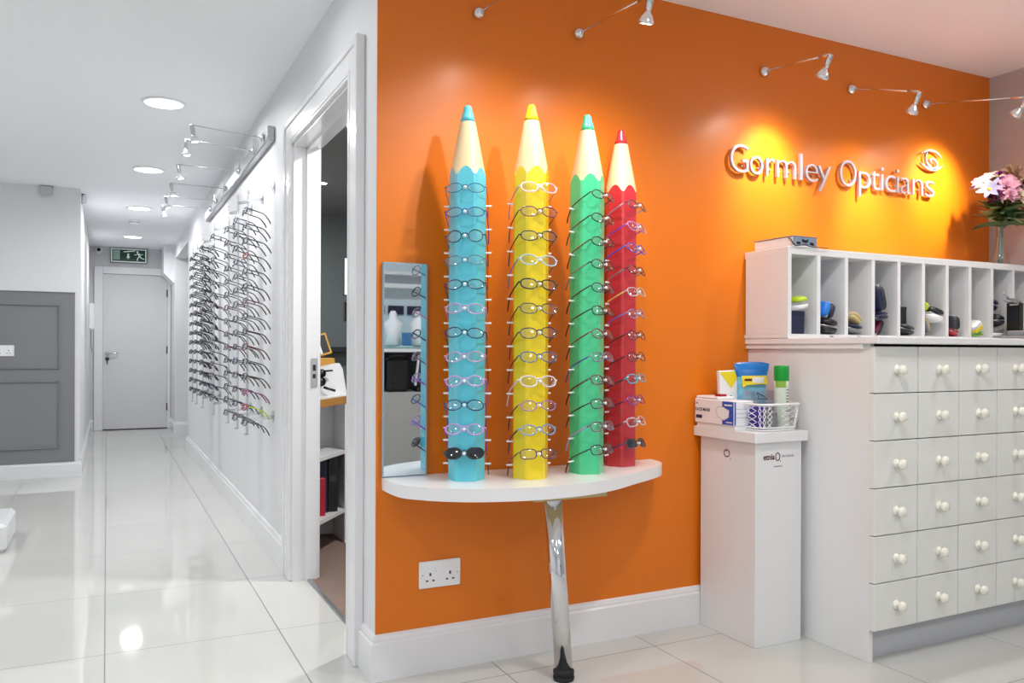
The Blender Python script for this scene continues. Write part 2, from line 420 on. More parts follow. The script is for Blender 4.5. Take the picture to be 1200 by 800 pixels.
# ------------------------------------------------------------------ text helper
def glyphs(txt, thin=0.0):
    cu = bpy.data.curves.new('glyph', 'FONT'); cu.body = txt; cu.size = 1.0; cu.resolution_u = 6; cu.offset = thin
    o = bpy.data.objects.new('glyph', cu); COL.objects.link(o)
    dg = bpy.context.evaluated_depsgraph_get(); dg.update()
    me = bpy.data.meshes.new_from_object(o.evaluated_get(dg))
    vs = [tuple(v.co) for v in me.vertices]; fs = [tuple(p.vertices) for p in me.polygons]
    bpy.data.objects.remove(o); bpy.data.curves.remove(cu); bpy.data.meshes.remove(me)
    return vs, fs
def text_mb(mb, txt, w, h=None, mi=0, T=None, depth=0.0, thin=0.0):
    """flat (or solid) lettering in the XZ plane facing -Y, from x=0 to x=w, baseline z=0"""
    vs, fs = glyphs(txt, thin)
    if not vs: return
    x0 = min(v[0] for v in vs); x1 = max(v[0] for v in vs)
    cap = 0.73
    sx = w / (x1 - x0); sz = sx if h is None else h / cap
    P = [((v[0] - x0) * sx, 0.0, v[1] * sz) for v in vs]
    if depth <= 0:
        mb.add(P, fs, mi, False, T); return
    n = len(P); Q = [(p[0], depth, p[2]) for p in P]
    edges = {}
    for f in fs:
        for a, b in zip(f, f[1:] + f[:1]):
            if (b, a) in edges: del edges[(b, a)]
            else: edges[(a, b)] = 1
    side = [(a, b, b + n, a + n) for a, b in edges]
    mb.add(P + Q, list(fs) + [tuple(i + n for i in reversed(f)) for f in fs] + side, mi, False, T)

# ------------------------------------------------------------------ wall lettering
sg = thing('wall_lettering', 'raised silver metal shop name lettering on the orange wall', 'sign', (2.205, D, 1.768))
LX = [2.205, 2.303, 2.306, 2.381, 2.392, 2.443, 2.449, 2.561, 2.577, 2.596, 2.608, 2.685, 2.679, 2.76, 2.808, 2.913, 2.922, 3.002, 2.999, 3.058, 3.06, 3.084, 3.088, 3.161, 3.161, 3.183, 3.187, 3.262, 3.266, 3.343, 3.353, 3.421]
for i, ch in enumerate('GormleyOpticians'):
    a, b = LX[2 * i] + 0.003, LX[2 * i + 1] - 0.003
    if ch in 'li': c = (a + b) / 2; a, b = c - 0.0075, c + 0.0075
    mb = MB(); text_mb(mb, ch, b - a, 0.122, T=Matrix.Translation((a - 2.205, -0.022, 0)), depth=0.012, thin=-0.014)
    for q in (0.25, 0.75): mb.cyl((a - 2.205 + (b - a) * q, -0.010, 0.03), (a - 2.205 + (b - a) * q, 0, 0.03), 0.003, n=6)
    mb.build('letter', silver_letter, sg)
eg = thing('wall_emblem', 'raised silver eye shaped emblem above the end of the lettering', 'sign', (3.40, D, 1.94))
mb = MB()
def ribbon(mb, pts, w, y=-0.022, dpt=0.012):
    P = [Vector((x, 0, z)) for x, z in pts]; N = len(P); A = []; B = []
    for i, p in enumerate(P):
        t = (P[min(i + 1, N - 1)] - P[max(i - 1, 0)]).normalized(); nn = Vector((-t.z, 0, t.x))
        wi = w[i] if isinstance(w, list) else w
        A.append(p + nn * wi / 2); B.append(p - nn * wi / 2)
    vs = [(p.x, y, p.z) for p in A] + [(p.x, y, p.z) for p in B] + [(p.x, y + dpt, p.z) for p in A] + [(p.x, y + dpt, p.z) for p in B]
    fs = []
    for i in range(N - 1):
        j = i + 1
        fs += [(i, N + i, N + j, j), (2 * N + i, 2 * N + j, 3 * N + j, 3 * N + i), (i, j, 2 * N + j, 2 * N + i), (N + i, 3 * N + i, 3 * N + j, N + j)]
    fs += [(0, 2 * N, 3 * N, N), (N - 1, 2 * N - 1, 4 * N - 1, 3 * N - 1)]
    mb.add(vs, fs)
def arc(cx, cz, rx, rz, a0, a1, n=20):
    return [(cx + rx * math.cos(R(a0 + (a1 - a0) * i / n)), cz + rz * math.sin(R(a0 + (a1 - a0) * i / n))) for i in range(n + 1)]
tp = lambda n, w: [max(0.002, w * math.sin(PI * (0.12 + 0.8 * i / n))) for i in range(n + 1)]
def em(pts, w):
    q = smooth_pts([((x - 440) / 20 * 0.0061, -(z - 420) / 20 * 0.0040) for x, z in pts], 5)
    ribbon(mb, q, [max(0.002, w * math.sin(PI * (0.10 + 0.82 * i / (len(q) - 1)))) for i in range(len(q))])
em([(250, 275), (340, 218), (450, 203), (560, 238), (655, 335)], 0.010)
em([(195, 520), (300, 600), (430, 645), (560, 615), (690, 515)], 0.010)
em([(345, 225), (312, 330), (312, 430), (350, 530), (430, 600), (500, 615), (552, 560), (555, 470), (500, 400), (430, 400), (408, 450), (440, 510)], 0.010)
mb.cyl((-0.068, -0.022, 0.026), (-0.068, -0.010, 0.026), 0.004, n=10)
mb.cyl((0.0, -0.012, -0.044), (0.0, 0, -0.044), 0.003, n=6); mb.cyl((0.0, -0.012, 0.042), (0.0, 0, 0.042), 0.003, n=6)
mb.build('emblem_strokes', silver_letter, eg)

# ------------------------------------------------------------------ sockets
def socket(label, x0, z0, yw):
    t = thing('wall_socket', label, 'socket', (x0, yw, z0))
    mb = MB(); mb.bbox(0, -0.010, 0, 0.146, -0.001, 0.088, 0.003); mb.build('face_plate', plastic_white, t)
    mb = MB()
    for cx in (0.038, 0.108):
        mb.box(cx - 0.003, -0.0106, 0.040, cx + 0.003, -0.0095, 0.050)
        for s in (-1, 1): mb.box(cx + s * 0.011 - 0.004, -0.0106, 0.022, cx + s * 0.011 + 0.004, -0.0095, 0.027)
    for cx in (0.012, 0.134): mb.cyl((cx, -0.0105, 0.044), (cx, -0.0095, 0.044), 0.0018, n=8)
    mb.build('pin_holes', black, t)
    for cx in (0.062, 0.084):
        mb = MB(); mb.bbox(cx - 0.006, -0.0125, 0.052, cx + 0.006, -0.0095, 0.070, 0.001); mb.build('switch', plastic_white, t)
socket('white double socket low on the orange wall under the table', 0.917, 0.274, D)
socket('white double socket on the grey panelling at left edge', -0.815, 0.996, PY - 0.012)

# ------------------------------------------------------------------ half round table
t = thing('wall_table', 'white half-round wall table carrying the pencil stands', 'table', (1.31, D, 0))
ctrl = [(.79, 0), (.790, .10), (.803, .18), (.853, .246), (.905, .292), (.98, .335), (1.076, .367), (1.2, .384), (1.341, .372), (1.47, .327), (1.585, .262), (1.69, .205), (1.775, .150), (1.828, .085), (1.845, 0)]
poly = [(x - 1.31, -y - 0.0005) for x, y in smooth_pts(ctrl)]
mb = MB(); mb.prism(poly, 0.609, 0.648, smooth=True); mb.build('table_top', lam_white, t)
mb = MB(); mb.prism([(-0.13, -0.32), (0.13, -0.32), (0.13, -0.19), (-0.13, -0.19)], 0.590, 0.609); mb.build('mounting_block', beige, t)
mb = MB()
A = Vector((0.010, -0.255, 0.03)); B = Vector((-0.030, -0.250, 0.592))
mb.tube([A, B], 0.029, 28); mb.build('leg', chrome, t)
mb = MB(); mb.lathe([(0.020, 0), (0.033, 0.0), (0.035, 0.010), (0.026, 0.014), (0.034, 0.020), (0.034, 0.030), (0.029, 0.036)], 28, T=Matrix.Translation((0.010, -0.255, 0.0))); mb.build('foot', black_rub, t)
mb = MB(); mb.lathe([(0.029, 0.0), (0.045, 0.002), (0.045, 0.008)], 24, T=Matrix.Translation((-0.030, -0.250, 0.584))); mb.build('flange', chrome, t)

# ------------------------------------------------------------------ mirror
t = thing('mirror', 'tall narrow frameless mirror on the orange wall beside the blue pencil', 'mirror', (0.790, D, 0.650))
mb = MB(); mb.box(0.002, -0.019, 0.002, 0.145, -0.0185, 0.685); mb.build('mirror_glass', mirror_m, t)
mb = MB(); mb.box(0, -0.0184, 0, 0.147, -0.001, 0.687, b=0.0); mb.box(0.143, -0.0195, 0.0, 0.147, -0.018, 0.687); mb.box(0, -0.0195, 0.684, 0.147, -0.018, 0.687); mb.box(0, -0.0195, 0.0, 0.002, -0.018, 0.687)
mb.build('mirror_backing', mirror_edge, t)

# ------------------------------------------------------------------ spectacles
MESH = {}
def lens_outline(kind, w, h, n=22):
    pts = []
    for i in range(n):
        a = 2 * PI * i / n; c, s = math.cos(a), math.sin(a)
        if kind == 'oval': x, z = c, s
        elif kind == 'round': x, z = c * 0.92, s * 1.08
        elif kind == 'cat':
            e = 0.85; x = math.copysign(abs(c) ** e, c); z = math.copysign(abs(s) ** e, s) + 0.16 * max(0, c)
        else:
            e = 0.62; x = math.copysign(abs(c) ** e, c); z = math.copysign(abs(s) ** e, s) * (0.92 if s < 0 else 1.0)
        pts.append((x * w / 2, z * h / 2))
    return pts
def specs_meshes(kind, thick):
    key = (kind, thick)
    if key in MESH: return MESH[key]
    w, h, gap = {'oval': (.050, .034, .017), 'round': (.047, .040, .019), 'cat': (.052, .036, .016), 'rect': (.051, .033, .017)}[kind]
    r = thick; hw = gap / 2 + w + 0.004
    f = MB()
    for s in (-1, 1):
        o = lens_outline(kind, w, h); cx = s * (gap / 2 + w / 2)
        f.tube([(cx + s * x, -0.004 + 0.010 * ((abs(cx + s * x)) / hw) ** 2, z) for x, z in o], r, 6, closed=True)
        f.tube([(s * (gap / 2 + w - 0.003), 0.004, 0.007), (s * (hw + 0.002), 0.008, 0.008), (s * (hw + 0.002), 0.016, 0.007)], r * 1.15, 6)
    f.tube([(-gap / 2 - 0.001, -0.004, 0.004), (-gap / 4, -0.006, 0.008), (gap / 4, -0.006, 0.008), (gap / 2 + 0.001, -0.004, 0.004)], r, 6)
    for s in (-1, 1):
        f.tube([(s * (gap / 2 + 0.001), 0.0, -0.003), (s * (gap / 2 - 0.003), 0.006, -0.006)], r * 0.6, 5)
    L = []
    for s in (-1, 1):
        o = lens_outline(kind, w, h); cx = s * (gap / 2 + w / 2); l = MB()
        vs = [(cx + s * x, -0.004 + 0.010 * ((abs(cx + s * x)) / hw) ** 2, z) for x, z in o]; n = len(vs)
        l.add(vs + [(cx, -0.0055, 0)], [(i, (i + 1) % n, n) if s > 0 else ((i + 1) % n, i, n) for i in range(n)], 0, True); L.append(l.mesh('lens', [lens_clear]))
    Tm = []
    for s in (-1, 1):
        tt = MB(); X = s * (hw + 0.002)
        tt.tube([(X, 0.014, 0.0075), (X, 0.05, 0.0075), (X * 0.985, 0.086, 0.006), (X * 0.975, 0.100, 0.000), (X * 0.955, 0.121, -0.017), (X * 0.945, 0.134, -0.032)], [r * 1.35, r * 1.3, r * 1.15, r * 1.3, r * 1.5, r * 1.3], 6, flat=0.7)
        Tm.append(tt.mesh('temple', [black]))
    MESH[key] = (f.mesh('frame', [black]), L, Tm)
    return MESH[key]
def cmat(c): return mat('spectacle frame %d %d %d' % c, rgb(*c), 0.22, coat=0.5)
def put(name, me, m, parent):
    o = bpy.data.objects.new(name, me); COL.objects.link(o); o.parent = parent
    o.material_slots[0].link = 'OBJECT'; o.material_slots[0].material = m
    return o
def specs(label, loc, rotz, tilt, kind, cf, ct, group, thick=0.0017, dark=False, rx=0.0, cat='glasses'):
    t = thing('sunglasses' if dark else 'eyeglasses', label, 'sunglasses' if dark else cat, loc, 0, group)
    t.rotation_mode = 'XYZ'
    t.matrix_world = Matrix.Translation(loc) @ Matrix.Rotation(rotz, 4, 'Z') @ Matrix.Rotation(-tilt, 4, 'X') @ Matrix.Rotation(rx, 4, 'Y')
    f, L, Tm = specs_meshes(kind, thick)
    put('frame', f, cmat(cf), t)
    for l in L: put('lens', l, lens_dark if dark else lens_clear, t)
    for m_ in Tm: put('temple', m_, cmat(ct), t)
    return t

ORD = ['top', 'second', 'third', 'fourth', 'fifth', 'sixth', 'seventh', 'eighth', 'ninth', 'tenth', 'eleventh', 'twelfth', 'thirteenth', 'fourteenth', 'fifteenth', 'sixteenth']
BK = (20, 20, 26); NV = (24, 36, 84); TB = (30, 96, 132); LB = (96, 160, 200); GB = (86, 106, 132); PK = (206, 140, 186); LI = (176, 130, 216); BL = (30, 66, 190); MR = (88, 24, 44)
PP = (238, 206, 226); WB = (176, 206, 232); VI = (58, 40, 110); SV = (190, 194, 202); GR = (70, 74, 82); BR = (96, 36, 26); WH = (226, 226, 232); PU = (110, 60, 170); TL = (26, 84, 96); YL = (216, 190, 90); TQ = (70, 170, 190)
PENCILS = [
    dict(n='blue', kz=0.979, c=(1.024, 2.388), phi=-29, hexr=-29, paint=(92, 200, 220), rows=[
        ('thin blue', 'oval', TB, TB), ('blue and violet', 'oval', (60, 90, 150), PU), ('dark teal round', 'round', (20, 50, 70), TL), ('slate grey', 'oval', GB, GR), ('black and pink', 'oval', (40, 30, 60), (60, 60, 80)), ('pale pink', 'oval', (196, 150, 196), PK),
        ('navy', 'oval', NV, NV), ('thin pink', 'oval', (200, 150, 190), GR), ('lilac', 'oval', (196, 160, 216), (170, 80, 210)), ('navy with bright blue temples', 'oval', (20, 30, 80), BL), ('lilac with violet temples', 'oval', (190, 150, 216), (150, 60, 200)), ('black tinted', 'cat', BK, BK)]),
    dict(n='yellow', c=(1.225, 2.335), phi=-6, hexr=-9, paint=(244, 216, 24), rows=[
        ('pale pink', 'cat', PP, (190, 130, 160)), ('maroon', 'cat', (120, 50, 76), (60, 24, 40)), ('black and blue', 'cat', (26, 34, 60), BK), ('pale blue and white', 'cat', WB, (40, 110, 180)), ('thick black', 'cat', BK, BK), ('charcoal and grey', 'cat', GR, BK),
        ('black and violet', 'cat', (40, 36, 80), BK), ('slate blue', 'cat', (60, 90, 140), BK), ('white', 'cat', (226, 214, 230), (226, 190, 210)), ('mauve', 'oval', (170, 110, 160), (40, 20, 40)), ('grey blue', 'oval', (130, 150, 190), (30, 40, 70)), ('plum', 'rect', (90, 50, 80), (70, 30, 50))]),
    dict(n='green', c=(1.446, 2.352), phi=22, hexr=-20, paint=(70, 208, 148), rows=[
        ('slim black', 'oval', BK, BK), ('black patterned', 'oval', BK, (60, 60, 66)), ('black front brown temple', 'oval', (24, 20, 26), BR), ('black front grey temple', 'oval', BK, (110, 116, 120)), ('navy front brown tipped', 'oval', NV, (60, 30, 36)), ('black and gold', 'rect', BK, BK),
        ('wine red', 'oval', (110, 40, 50), (90, 20, 30)), ('violet blue', 'rect', (110, 110, 150), (56, 40, 140)), ('brown and rose', 'rect', (90, 50, 60), (70, 20, 30)), ('silver front black temple', 'rect', (60, 70, 80), BK), ('silver and lilac', 'rect', (110, 100, 120), (150, 140, 190)), ('black and teal', 'rect', (14, 40, 56), BK)]),
    dict(n='red', c=(1.648, 2.452), phi=26, hexr=4, paint=(200, 48, 58), rows=[
        ('black and silver', 'oval', (70, 66, 80), (150, 130, 150)), ('violet', 'cat', (170, 130, 200), (110, 60, 180)), ('bright blue', 'cat', (60, 90, 210), (50, 60, 190)), ('black with white pattern', 'oval', BK, (120, 120, 124)), ('white and yellow', 'rect', SV, YL), ('silver with blue dotted temple', 'oval', (150, 140, 170), (110, 100, 190)),
        ('dark wine', 'oval', (90, 40, 60), (50, 16, 26)), ('wine and black', 'oval', (100, 40, 60), (40, 12, 20)), ('turquoise fronted', 'rect', TQ, (24, 24, 50)), ('purple', 'rect', (120, 40, 150), (40, 16, 60)), ('slim silver', 'rect', (200, 190, 200), (90, 20, 40)), ('dark clip-on tinted', 'rect', (50, 56, 70), (60, 40, 110))]),
]
ZT = 0.648
_m = MB(); _m.cyl((0, -0.045, 0), (0, -0.079, 0), 0.0022, n=8); _m.sell(0, -0.079, 0, 0.005, 0.0035, 0.005, 1.0, 10, 6); NOSE_ME = _m.mesh('nose_peg', [plastic_white])
_m = MB(); _m.cyl((0.035, 0.016, 0), (0.076, 0.016, 0), 0.0031, n=8); SIDE_ME = _m.mesh('temple_peg', [plastic_white])
_m = MB(); _m.cyl((-0.004, 0, 0), (-0.024, 0, 0), 0.0025, n=6); ROD_PEG = _m.mesh('peg', [plastic_white])
for P in PENCILS:
    cx, cy = P['c']
    st = thing('pencil_display_stand', 'giant %s pencil eyewear stand on the half-round white table' % P['n'], 'display stand', (cx, cy, ZT), 0, 'giant pencil display stands')
    kz = P.get('kz', 1.0); zk = lambda z: 1.055 + (z - 1.055) * kz
    RR = 0.0595; zs0, ztip = zk(0.964 + ZT) - ZT, zk(1.202 + ZT) - ZT; slope = 0.23
    pm = mat('%s pencil lacquer' % P['n'], rgb(*P['paint']), 0.25, coat=0.6, coat_rough=0.15)
    NS = 96; hr = R(P['hexr'])
    def hexrad(a):
        """corner-rounded hexagon; a face centre looks along -Y before turning by hexr"""
        q = (a - (-PI / 2 + hr)) % (PI / 3); q = min(q, PI / 3 - q)
        ap = RR * 0.885
        return min(ap / math.cos(q), RR * 0.975)
    ang = [2 * PI * k / NS for k in range(NS)]
    rad = [hexrad(a) for a in ang]
    zsc = [zs0 + (RR - r_) / slope for r_ in rad]
    body = MB()
    vs = [(r_ * math.cos(a), r_ * math.sin(a), 0.0) for a, r_ in zip(ang, rad)] + [(r_ * math.cos(a), r_ * math.sin(a), z) for a, r_, z in zip(ang, rad, zsc)]
    body.add(vs, [(k, (k + 1) % NS, NS + (k + 1) % NS, NS + k) for k in range(NS)] + [tuple(range(NS - 1, -1, -1))], 0, False)
    bo = body.build('pencil_body', pm, st)
    wood = MB(); zc = zk(1.145 + ZT) - ZT; rc = 0.0250
    vs = [(r_ * math.cos(a), r_ * math.sin(a), z) for a, r_, z in zip(ang, rad, zsc)] + [(rc * math.cos(a), rc * math.sin(a), zc) for a in ang]
    wood.add(vs, [(k, (k + 1) % NS, NS + (k + 1) % NS, NS + k) for k in range(NS)], 0, True)
    wood.build('sharpened_wood_cone', wood_pale, st)
    tip = MB(); prof = [(rc, zc)]; r2 = 0.0135; prof.append((0.0205, zc + 0.016)); prof.append((r2 + 0.0, ztip - 0.014))
    for q in range(1, 7):
        a = q / 6 * PI / 2; prof.append((max(r2 * math.cos(a), 0.0001), ztip - 0.014 + 0.014 * math.sin(a)))
    tip.lathe(prof, 32); tip.build('pencil_tip', pm, st)
    # pegs
    phi = R(P['phi']); Rz = Matrix.Rotation(phi, 4, 'Z')
    for k in range(12):
        zz = zk(1.568 - 0.07615 * k) - ZT
        o = bpy.data.objects.new('nose_peg', NOSE_ME); COL.objects.link(o); o.parent = st; o.location = (0, 0, zz + 0.001); o.rotation_euler = (0, 0, phi)
        for s_ in (0, 1):
            o = bpy.data.objects.new('temple_peg', SIDE_ME); COL.objects.link(o); o.parent = st; o.location = (0, 0, zz - 0.042); o.rotation_euler = (0, 0, phi); o.scale = (1 - 2 * s_, 1, 1)
    Fv = Vector((math.sin(phi), -math.cos(phi), 0))
    for k, (desc, kind, cf, ct) in enumerate(P['rows']):
        p = Vector((cx, cy, 0)) + Fv * 0.069; zz = zk(1.568 - 0.07615 * k)
        dark = k == 11 and P['n'] in ('blue', 'red')
        noun = 'sunglasses' if dark else 'glasses'
        lab = '%s %s, %s pair %son the %s pencil stand' % (desc, noun, 'bottom' if k == 11 else ORD[k], 'from the top ' if 0 < k < 11 else '', P['n'])
        th = {'thin blue': .0014, 'thick black': .0025, 'slate grey': .0014, 'slim black': .0017}.get(desc, 0.0023 if k in (8, 10) else 0.0019)
        specs(lab, (p.x, p.y, zz), phi + R(random.uniform(-2.0, 2.0)), R(25 + random.uniform(-1.5, 1.5)), kind, cf, ct, 'glasses on the %s pencil' % P['n'], th, dark, R(random.uniform(-2.5, 2.5)))

# ------------------------------------------------------------------ wall display of spectacles in the corridor
RODS = [(4.40, 'nearest'), (4.75, 'second'), (5.13, 'third'), (5.87, 'fourth'), (6.58, 'fifth'), (7.04, 'sixth'), (7.41, 'farthest')]
XO = W - 0.12
cols = [BK, (30, 30, 36), GR, BK, (40, 26, 24), NV, BK, (60, 60, 66), MR, BK]
names = {BK: 'black', (30, 30, 36): 'black', GR: 'grey', (40, 26, 24): 'dark brown', NV: 'navy', (60, 60, 66): 'dark grey', MR: 'wine red', (170, 30, 60): 'red front lime temple', (170, 70, 120): 'pink and violet', (150, 40, 50): 'red'}
for ri, (ry, rn) in enumerate(RODS):
    far = ri >= 4
    st = thing('eyewear_display_rod', '%s clear vertical eyewear rod on the corridor wall' % (rn if ri in (0, 6) else rn + ' nearest'), 'display rod', (XO, ry, 0), 0, 'clear eyewear display rods')
    mb = MB(); mb.bbox(-0.004, -0.013, 0.615, 0.004, 0.013, 1.915, 0.002)
    mb.bbox(-0.016, -0.013, 0.615, 0.004, 0.013, 0.622, 0.002)
    mb.build('rod', acrylic, st)
    for z in (1.87, 0.69):
        mb = MB(); mb.tube([(0.003, 0, z), (0.118, -0.075, z + 0.02)], 0.009, 10); mb.lathe([(0.030, 0), (0.030, 0.006), (0.012, 0.010)], 20, T=T3((0.1195, -0.078, z + 0.022), ry=-PI / 2))
        mb.build('wall_bracket', acrylic if ri else plastic_clear, st)
    rows = 15 if ri < 4 else 15
    for k in range(rows):
        z = 1.768 - 0.0775 * k + (0.0 if ri < 3 else 0.05) - (0.008 * k / 15 if ri >= 3 else 0)
        o = bpy.data.objects.new('peg', ROD_PEG); COL.objects.link(o); o.parent = st; o.location = (0, 0, z)
        c = cols[(k * 3 + ri * 5 + (k * k) % 4) % len(cols)]; ct = c
        if ri == 0 and k == 13: c, ct = (170, 30, 60), (190, 214, 60)
        if ri == 0 and k == 12: c, ct = (170, 70, 120), (130, 50, 120)
        if ri == 0 and k == 3: c, ct = (150, 40, 50), BK
        if far: c = ct = BK if (k + ri) % 3 else (26, 24, 30)
        if c not in names: names[c] = 'black'
        kind = ['rect', 'oval', 'rect', 'cat'][(k + ri) % 4]
        rdesc = {'nearest': 'nearest rod', 'farthest': 'farthest rod'}.get(rn, rn + ' rod from the doorway')
        specs('%s %s, %s pair down on the %s, corridor wall' % (names[c], 'tinted sunglasses' if far else 'spectacles', 'topmost' if k == 0 else ORD[k], rdesc), (XO - 0.018, ry, z), -PI / 2 + R(random.uniform(-3, 3)), R(14 + random.uniform(-2, 3)), kind, c, ct, 'spectacles on the corridor wall display', 0.0025 if not far else 0.0042, far, R(random.uniform(-2, 2)))

# ------------------------------------------------------------------ spotlights
def mr16(t, head, target, lit=bulb_on, body=chrome):
    """lamp holder hanging at head, pointing to target (world); t is an Empty at origin of the mount"""
    M = aim(head, target); inv = Matrix.Translation(-Vector(t.location))
    mb = MB(); mb.lathe([(0.008, 0.0), (0.011, -0.004), (0.011, -0.046), (0.006, -0.050)], 16, T=inv @ M); mb.box(-0.0125, -0.003, -0.044, -0.0105, 0.003, -0.004, T=inv @ M); mb.build('lamp_holder', body, t)
    mb = MB(); mb.lathe([(0.007, -0.048), (0.010, -0.056), (0.018, -0.066), (0.0245, -0.080), (0.0255, -0.088), (0.0245, -0.088)], 24, T=inv @ M); mb.build('reflector', bulb_glass, t)
    mb = MB(); mb.lathe([(0.0001, -0.0895), (0.012, -0.0890), (0.0235, -0.0870)], 24, T=inv @ M); mb.build('bulb_lens', lit, t)
    return M
def spot(name, M, off, energy, angle, blend, radius, color=(1, 0.93, 0.82)):
    l = bpy.data.lights.new(name, 'SPOT'); l.energy = energy; l.spot_size = R(angle); l.spot_blend = blend; l.shadow_soft_size = radius; l.color = color
    o = bpy.data.objects.new(name, l); COL.objects.link(o); o.matrix_world = M @ Matrix.Translation((0, 0, off)); o['kind'] = 'structure'
    return o
ARMS = [  # mount x, arm end, target on wall, energy, angle, label
    (1.123, (1.175, 2.130, 2.205), (1.14, 2.50, 1.25), 9, 125, 'leftmost chrome arm spotlight high on the orange wall, cut off by frame top'),
    (1.516, (1.530, 2.110, 2.178), (1.58, 2.50, 1.25), 11, 125, 'lit arm spotlight with glowing bulb above the red pencil'),
    (2.394, (2.393, 2.185, 2.155), (2.40, D, 1.55), 11, 125, 'chrome arm spotlight over the start of the silver lettering'),
    (2.892, (2.900, 2.200, 2.094), (2.92, D, 1.45), 12, 125, 'chrome arm spotlight over the middle of the silver lettering'),
    (3.373, (3.430, 2.090, 2.118), (3.38, D, 1.60), 15, 115, 'rightmost chrome arm spotlight reaching past the wall corner'),
]
NARROW = [((1.10, 2.50, 1.45), 9, 70), ((1.50, 2.50, 1.5), 12, 70), ((2.42, D, 1.74), 36, 68), ((3.02, D, 1.55), 30, 66), ((3.44, D, 1.80), 42, 64)]
for i, (mx, end, tg, en, an, lab) in enumerate(ARMS):
    nar = NARROW[i]
    t = thing('spotlight', lab, 'spotlight', (mx, D, 2.195), 0, 'arm spotlights on the orange wall')
    o = Vector((mx, D, 2.195)); e = Vector(end)
    mb = MB(); mb.lathe([(0.020, 0), (0.022, 0.004), (0.021, 0.014), (0.012, 0.024), (0.006, 0.028)], 20, T=T3((0, -0.0005, 0), rx=PI / 2)); mb.build('wall_mount', chrome, t)
    mb = MB(); mb.tube([(0, -0.02, 0), (e - o) * 0.97], 0.0028, 8); mb.tube([(e - o) * 0.84, (e - o) * 0.99], 0.0045, 8); mb.build('arm', chrome, t)
    M = mr16(t, end, tg, bulb_on)
    spot('spot_lamp', M, -0.093, en, an, 1.0, 0.018)
    if nar: spot('spot_lamp_core', aim(end, nar[0]), -0.093, nar[1], nar[2], 1.0, 0.018, (1, 0.95, 0.86))
# corridor track
TRK = thing('lighting_rail', 'long aluminium lighting rail on the corridor wall above the spectacles', 'lighting rail', (W, 4.32, 2.15))
mb = MB(); mb.bbox(-0.036, 0, -0.018, -0.001, 3.0, 0.058, 0.004); mb.box(-0.038, 0.02, -0.010, -0.035, 2.98, 0.006); mb.build('rail', alu, TRK)
mb = MB(); mb.box(-0.034, -0.004, -0.014, -0.004, 0.0, 0.052); mb.build('end_cap', satin, TRK)
mb = MB()
for y in (0.30, 1.0, 1.75, 2.3): mb.bbox(-0.041, y, 0.0, -0.036, y + 0.16, 0.095, 0.002)
mb.build('junction_plates', satin, TRK)
for i, y in enumerate((4.42, 4.74, 5.31, 5.93, 6.46, 6.85)):
    nm = ['nearest', 'second nearest', 'third nearest', 'fourth nearest', 'fifth nearest', 'farthest'][i]
    t = thing('spotlight', '%s lit arm spotlight on the corridor lighting rail' % nm, 'spotlight', (W - 0.038, y, 2.165), 0, 'arm spotlights on the corridor rail')
    mb = MB(); mb.lathe([(0.020, 0), (0.020, 0.010), (0.006, 0.018)], 16, T=T3((0, 0, 0), ry=-PI / 2)); mb.build('wall_mount', chrome, t)
    e = Vector((-0.352, 0.03, 0.012)) if i > 1 else Vector((-0.352, 0.02, 0.03))
    mb = MB(); mb.tube([(-0.01, 0, 0), e], 0.0026, 8); mb.build('arm', satin, t)
    hd = Vector((W - 0.038, y, 2.165)) + e
    M = mr16(t, hd, (W - 0.22, y - 0.02, 1.3) if i not in (1,) else (W - 0.36, y, 1.3), bulb_soft, satin)
    spot('spot_lamp', M, -0.093, 9, 80, 0.9, 0.02, (1, 0.98, 0.95))

# ------------------------------------------------------------------ downlights
def area(name, loc, size, energy, color=(1, 1, 1), rot=(0, 0, 0), shape='DISK', size_y=None, spread=180):
    l = bpy.data.lights.new(name, 'AREA'); l.shape = shape; l.size = size; l.energy = energy; l.color = color; l.spread = R(spread)
    if size_y: l.size_y = size_y
    o = bpy.data.objects.new(name, l); COL.objects.link(o); o.location = loc; o.rotation_euler = rot
    o['kind'] = 'structure'
    return o
def downlight(x, y, e, label, r=0.098, group='round ceiling downlights', spread=170, beam=0):
    t = thing('downlight', label, 'ceiling light', (x, y, H), 0, group)
    mb = MB(); mb.lathe([(r, -0.001), (r + 0.016, -0.001), (r + 0.015, -0.006), (r, -0.010), (r - 0.002, -0.006)], 36); mb.build('trim_ring', plastic_white, t)
    mb = MB(); mb.lathe([(0.0001, -0.0065), (r - 0.001, -0.0065)], 36); mb.build('diffuser', disc_on, t)
    area('downlight_or_fill_lamp', (x, y, H - 0.012), r * 2, e, (1, 0.99, 0.98), spread=spread)
    if beam: spot('downlight_beam', Matrix.Translation((x, y, H - 0.02)), 0.0, beam, 150, 0.35, 0.035, (1, 0.985, 0.955))
nm = ['nearest', 'second', 'third', 'farthest']
for i, y in enumerate((4.80, 6.63, 8.48, 10.67)):
    downlight(0.272, y, 13, 'round lit downlight, %s of the row along the corridor ceiling' % nm[i])
for x, y, e in ((1.42, 1.25, 1.5), (3.08, 1.42, 3), (-0.4, 1.25, 8), (1.96, -0.6, 9.5), (3.1, -0.6, 8), (0.2, -0.6, 10), (-1.8, 1.25, 12), (-1.8, -0.8, 12), (-1.8, 3.4, 15), (-1.6, 5.4, 14), (0.2, -2.2, 13), (2.6, -2.2, 15), (0.27, 2.95, 3.5)):  # the two with beams follow wall reflections; the rest are mostly added fill
    downlight(x, y, e, 'round lit downlight in the unseen shop ceiling', group='shop ceiling downlights out of frame', beam={1.42: 50, 3.08: 16}.get(x, 0))

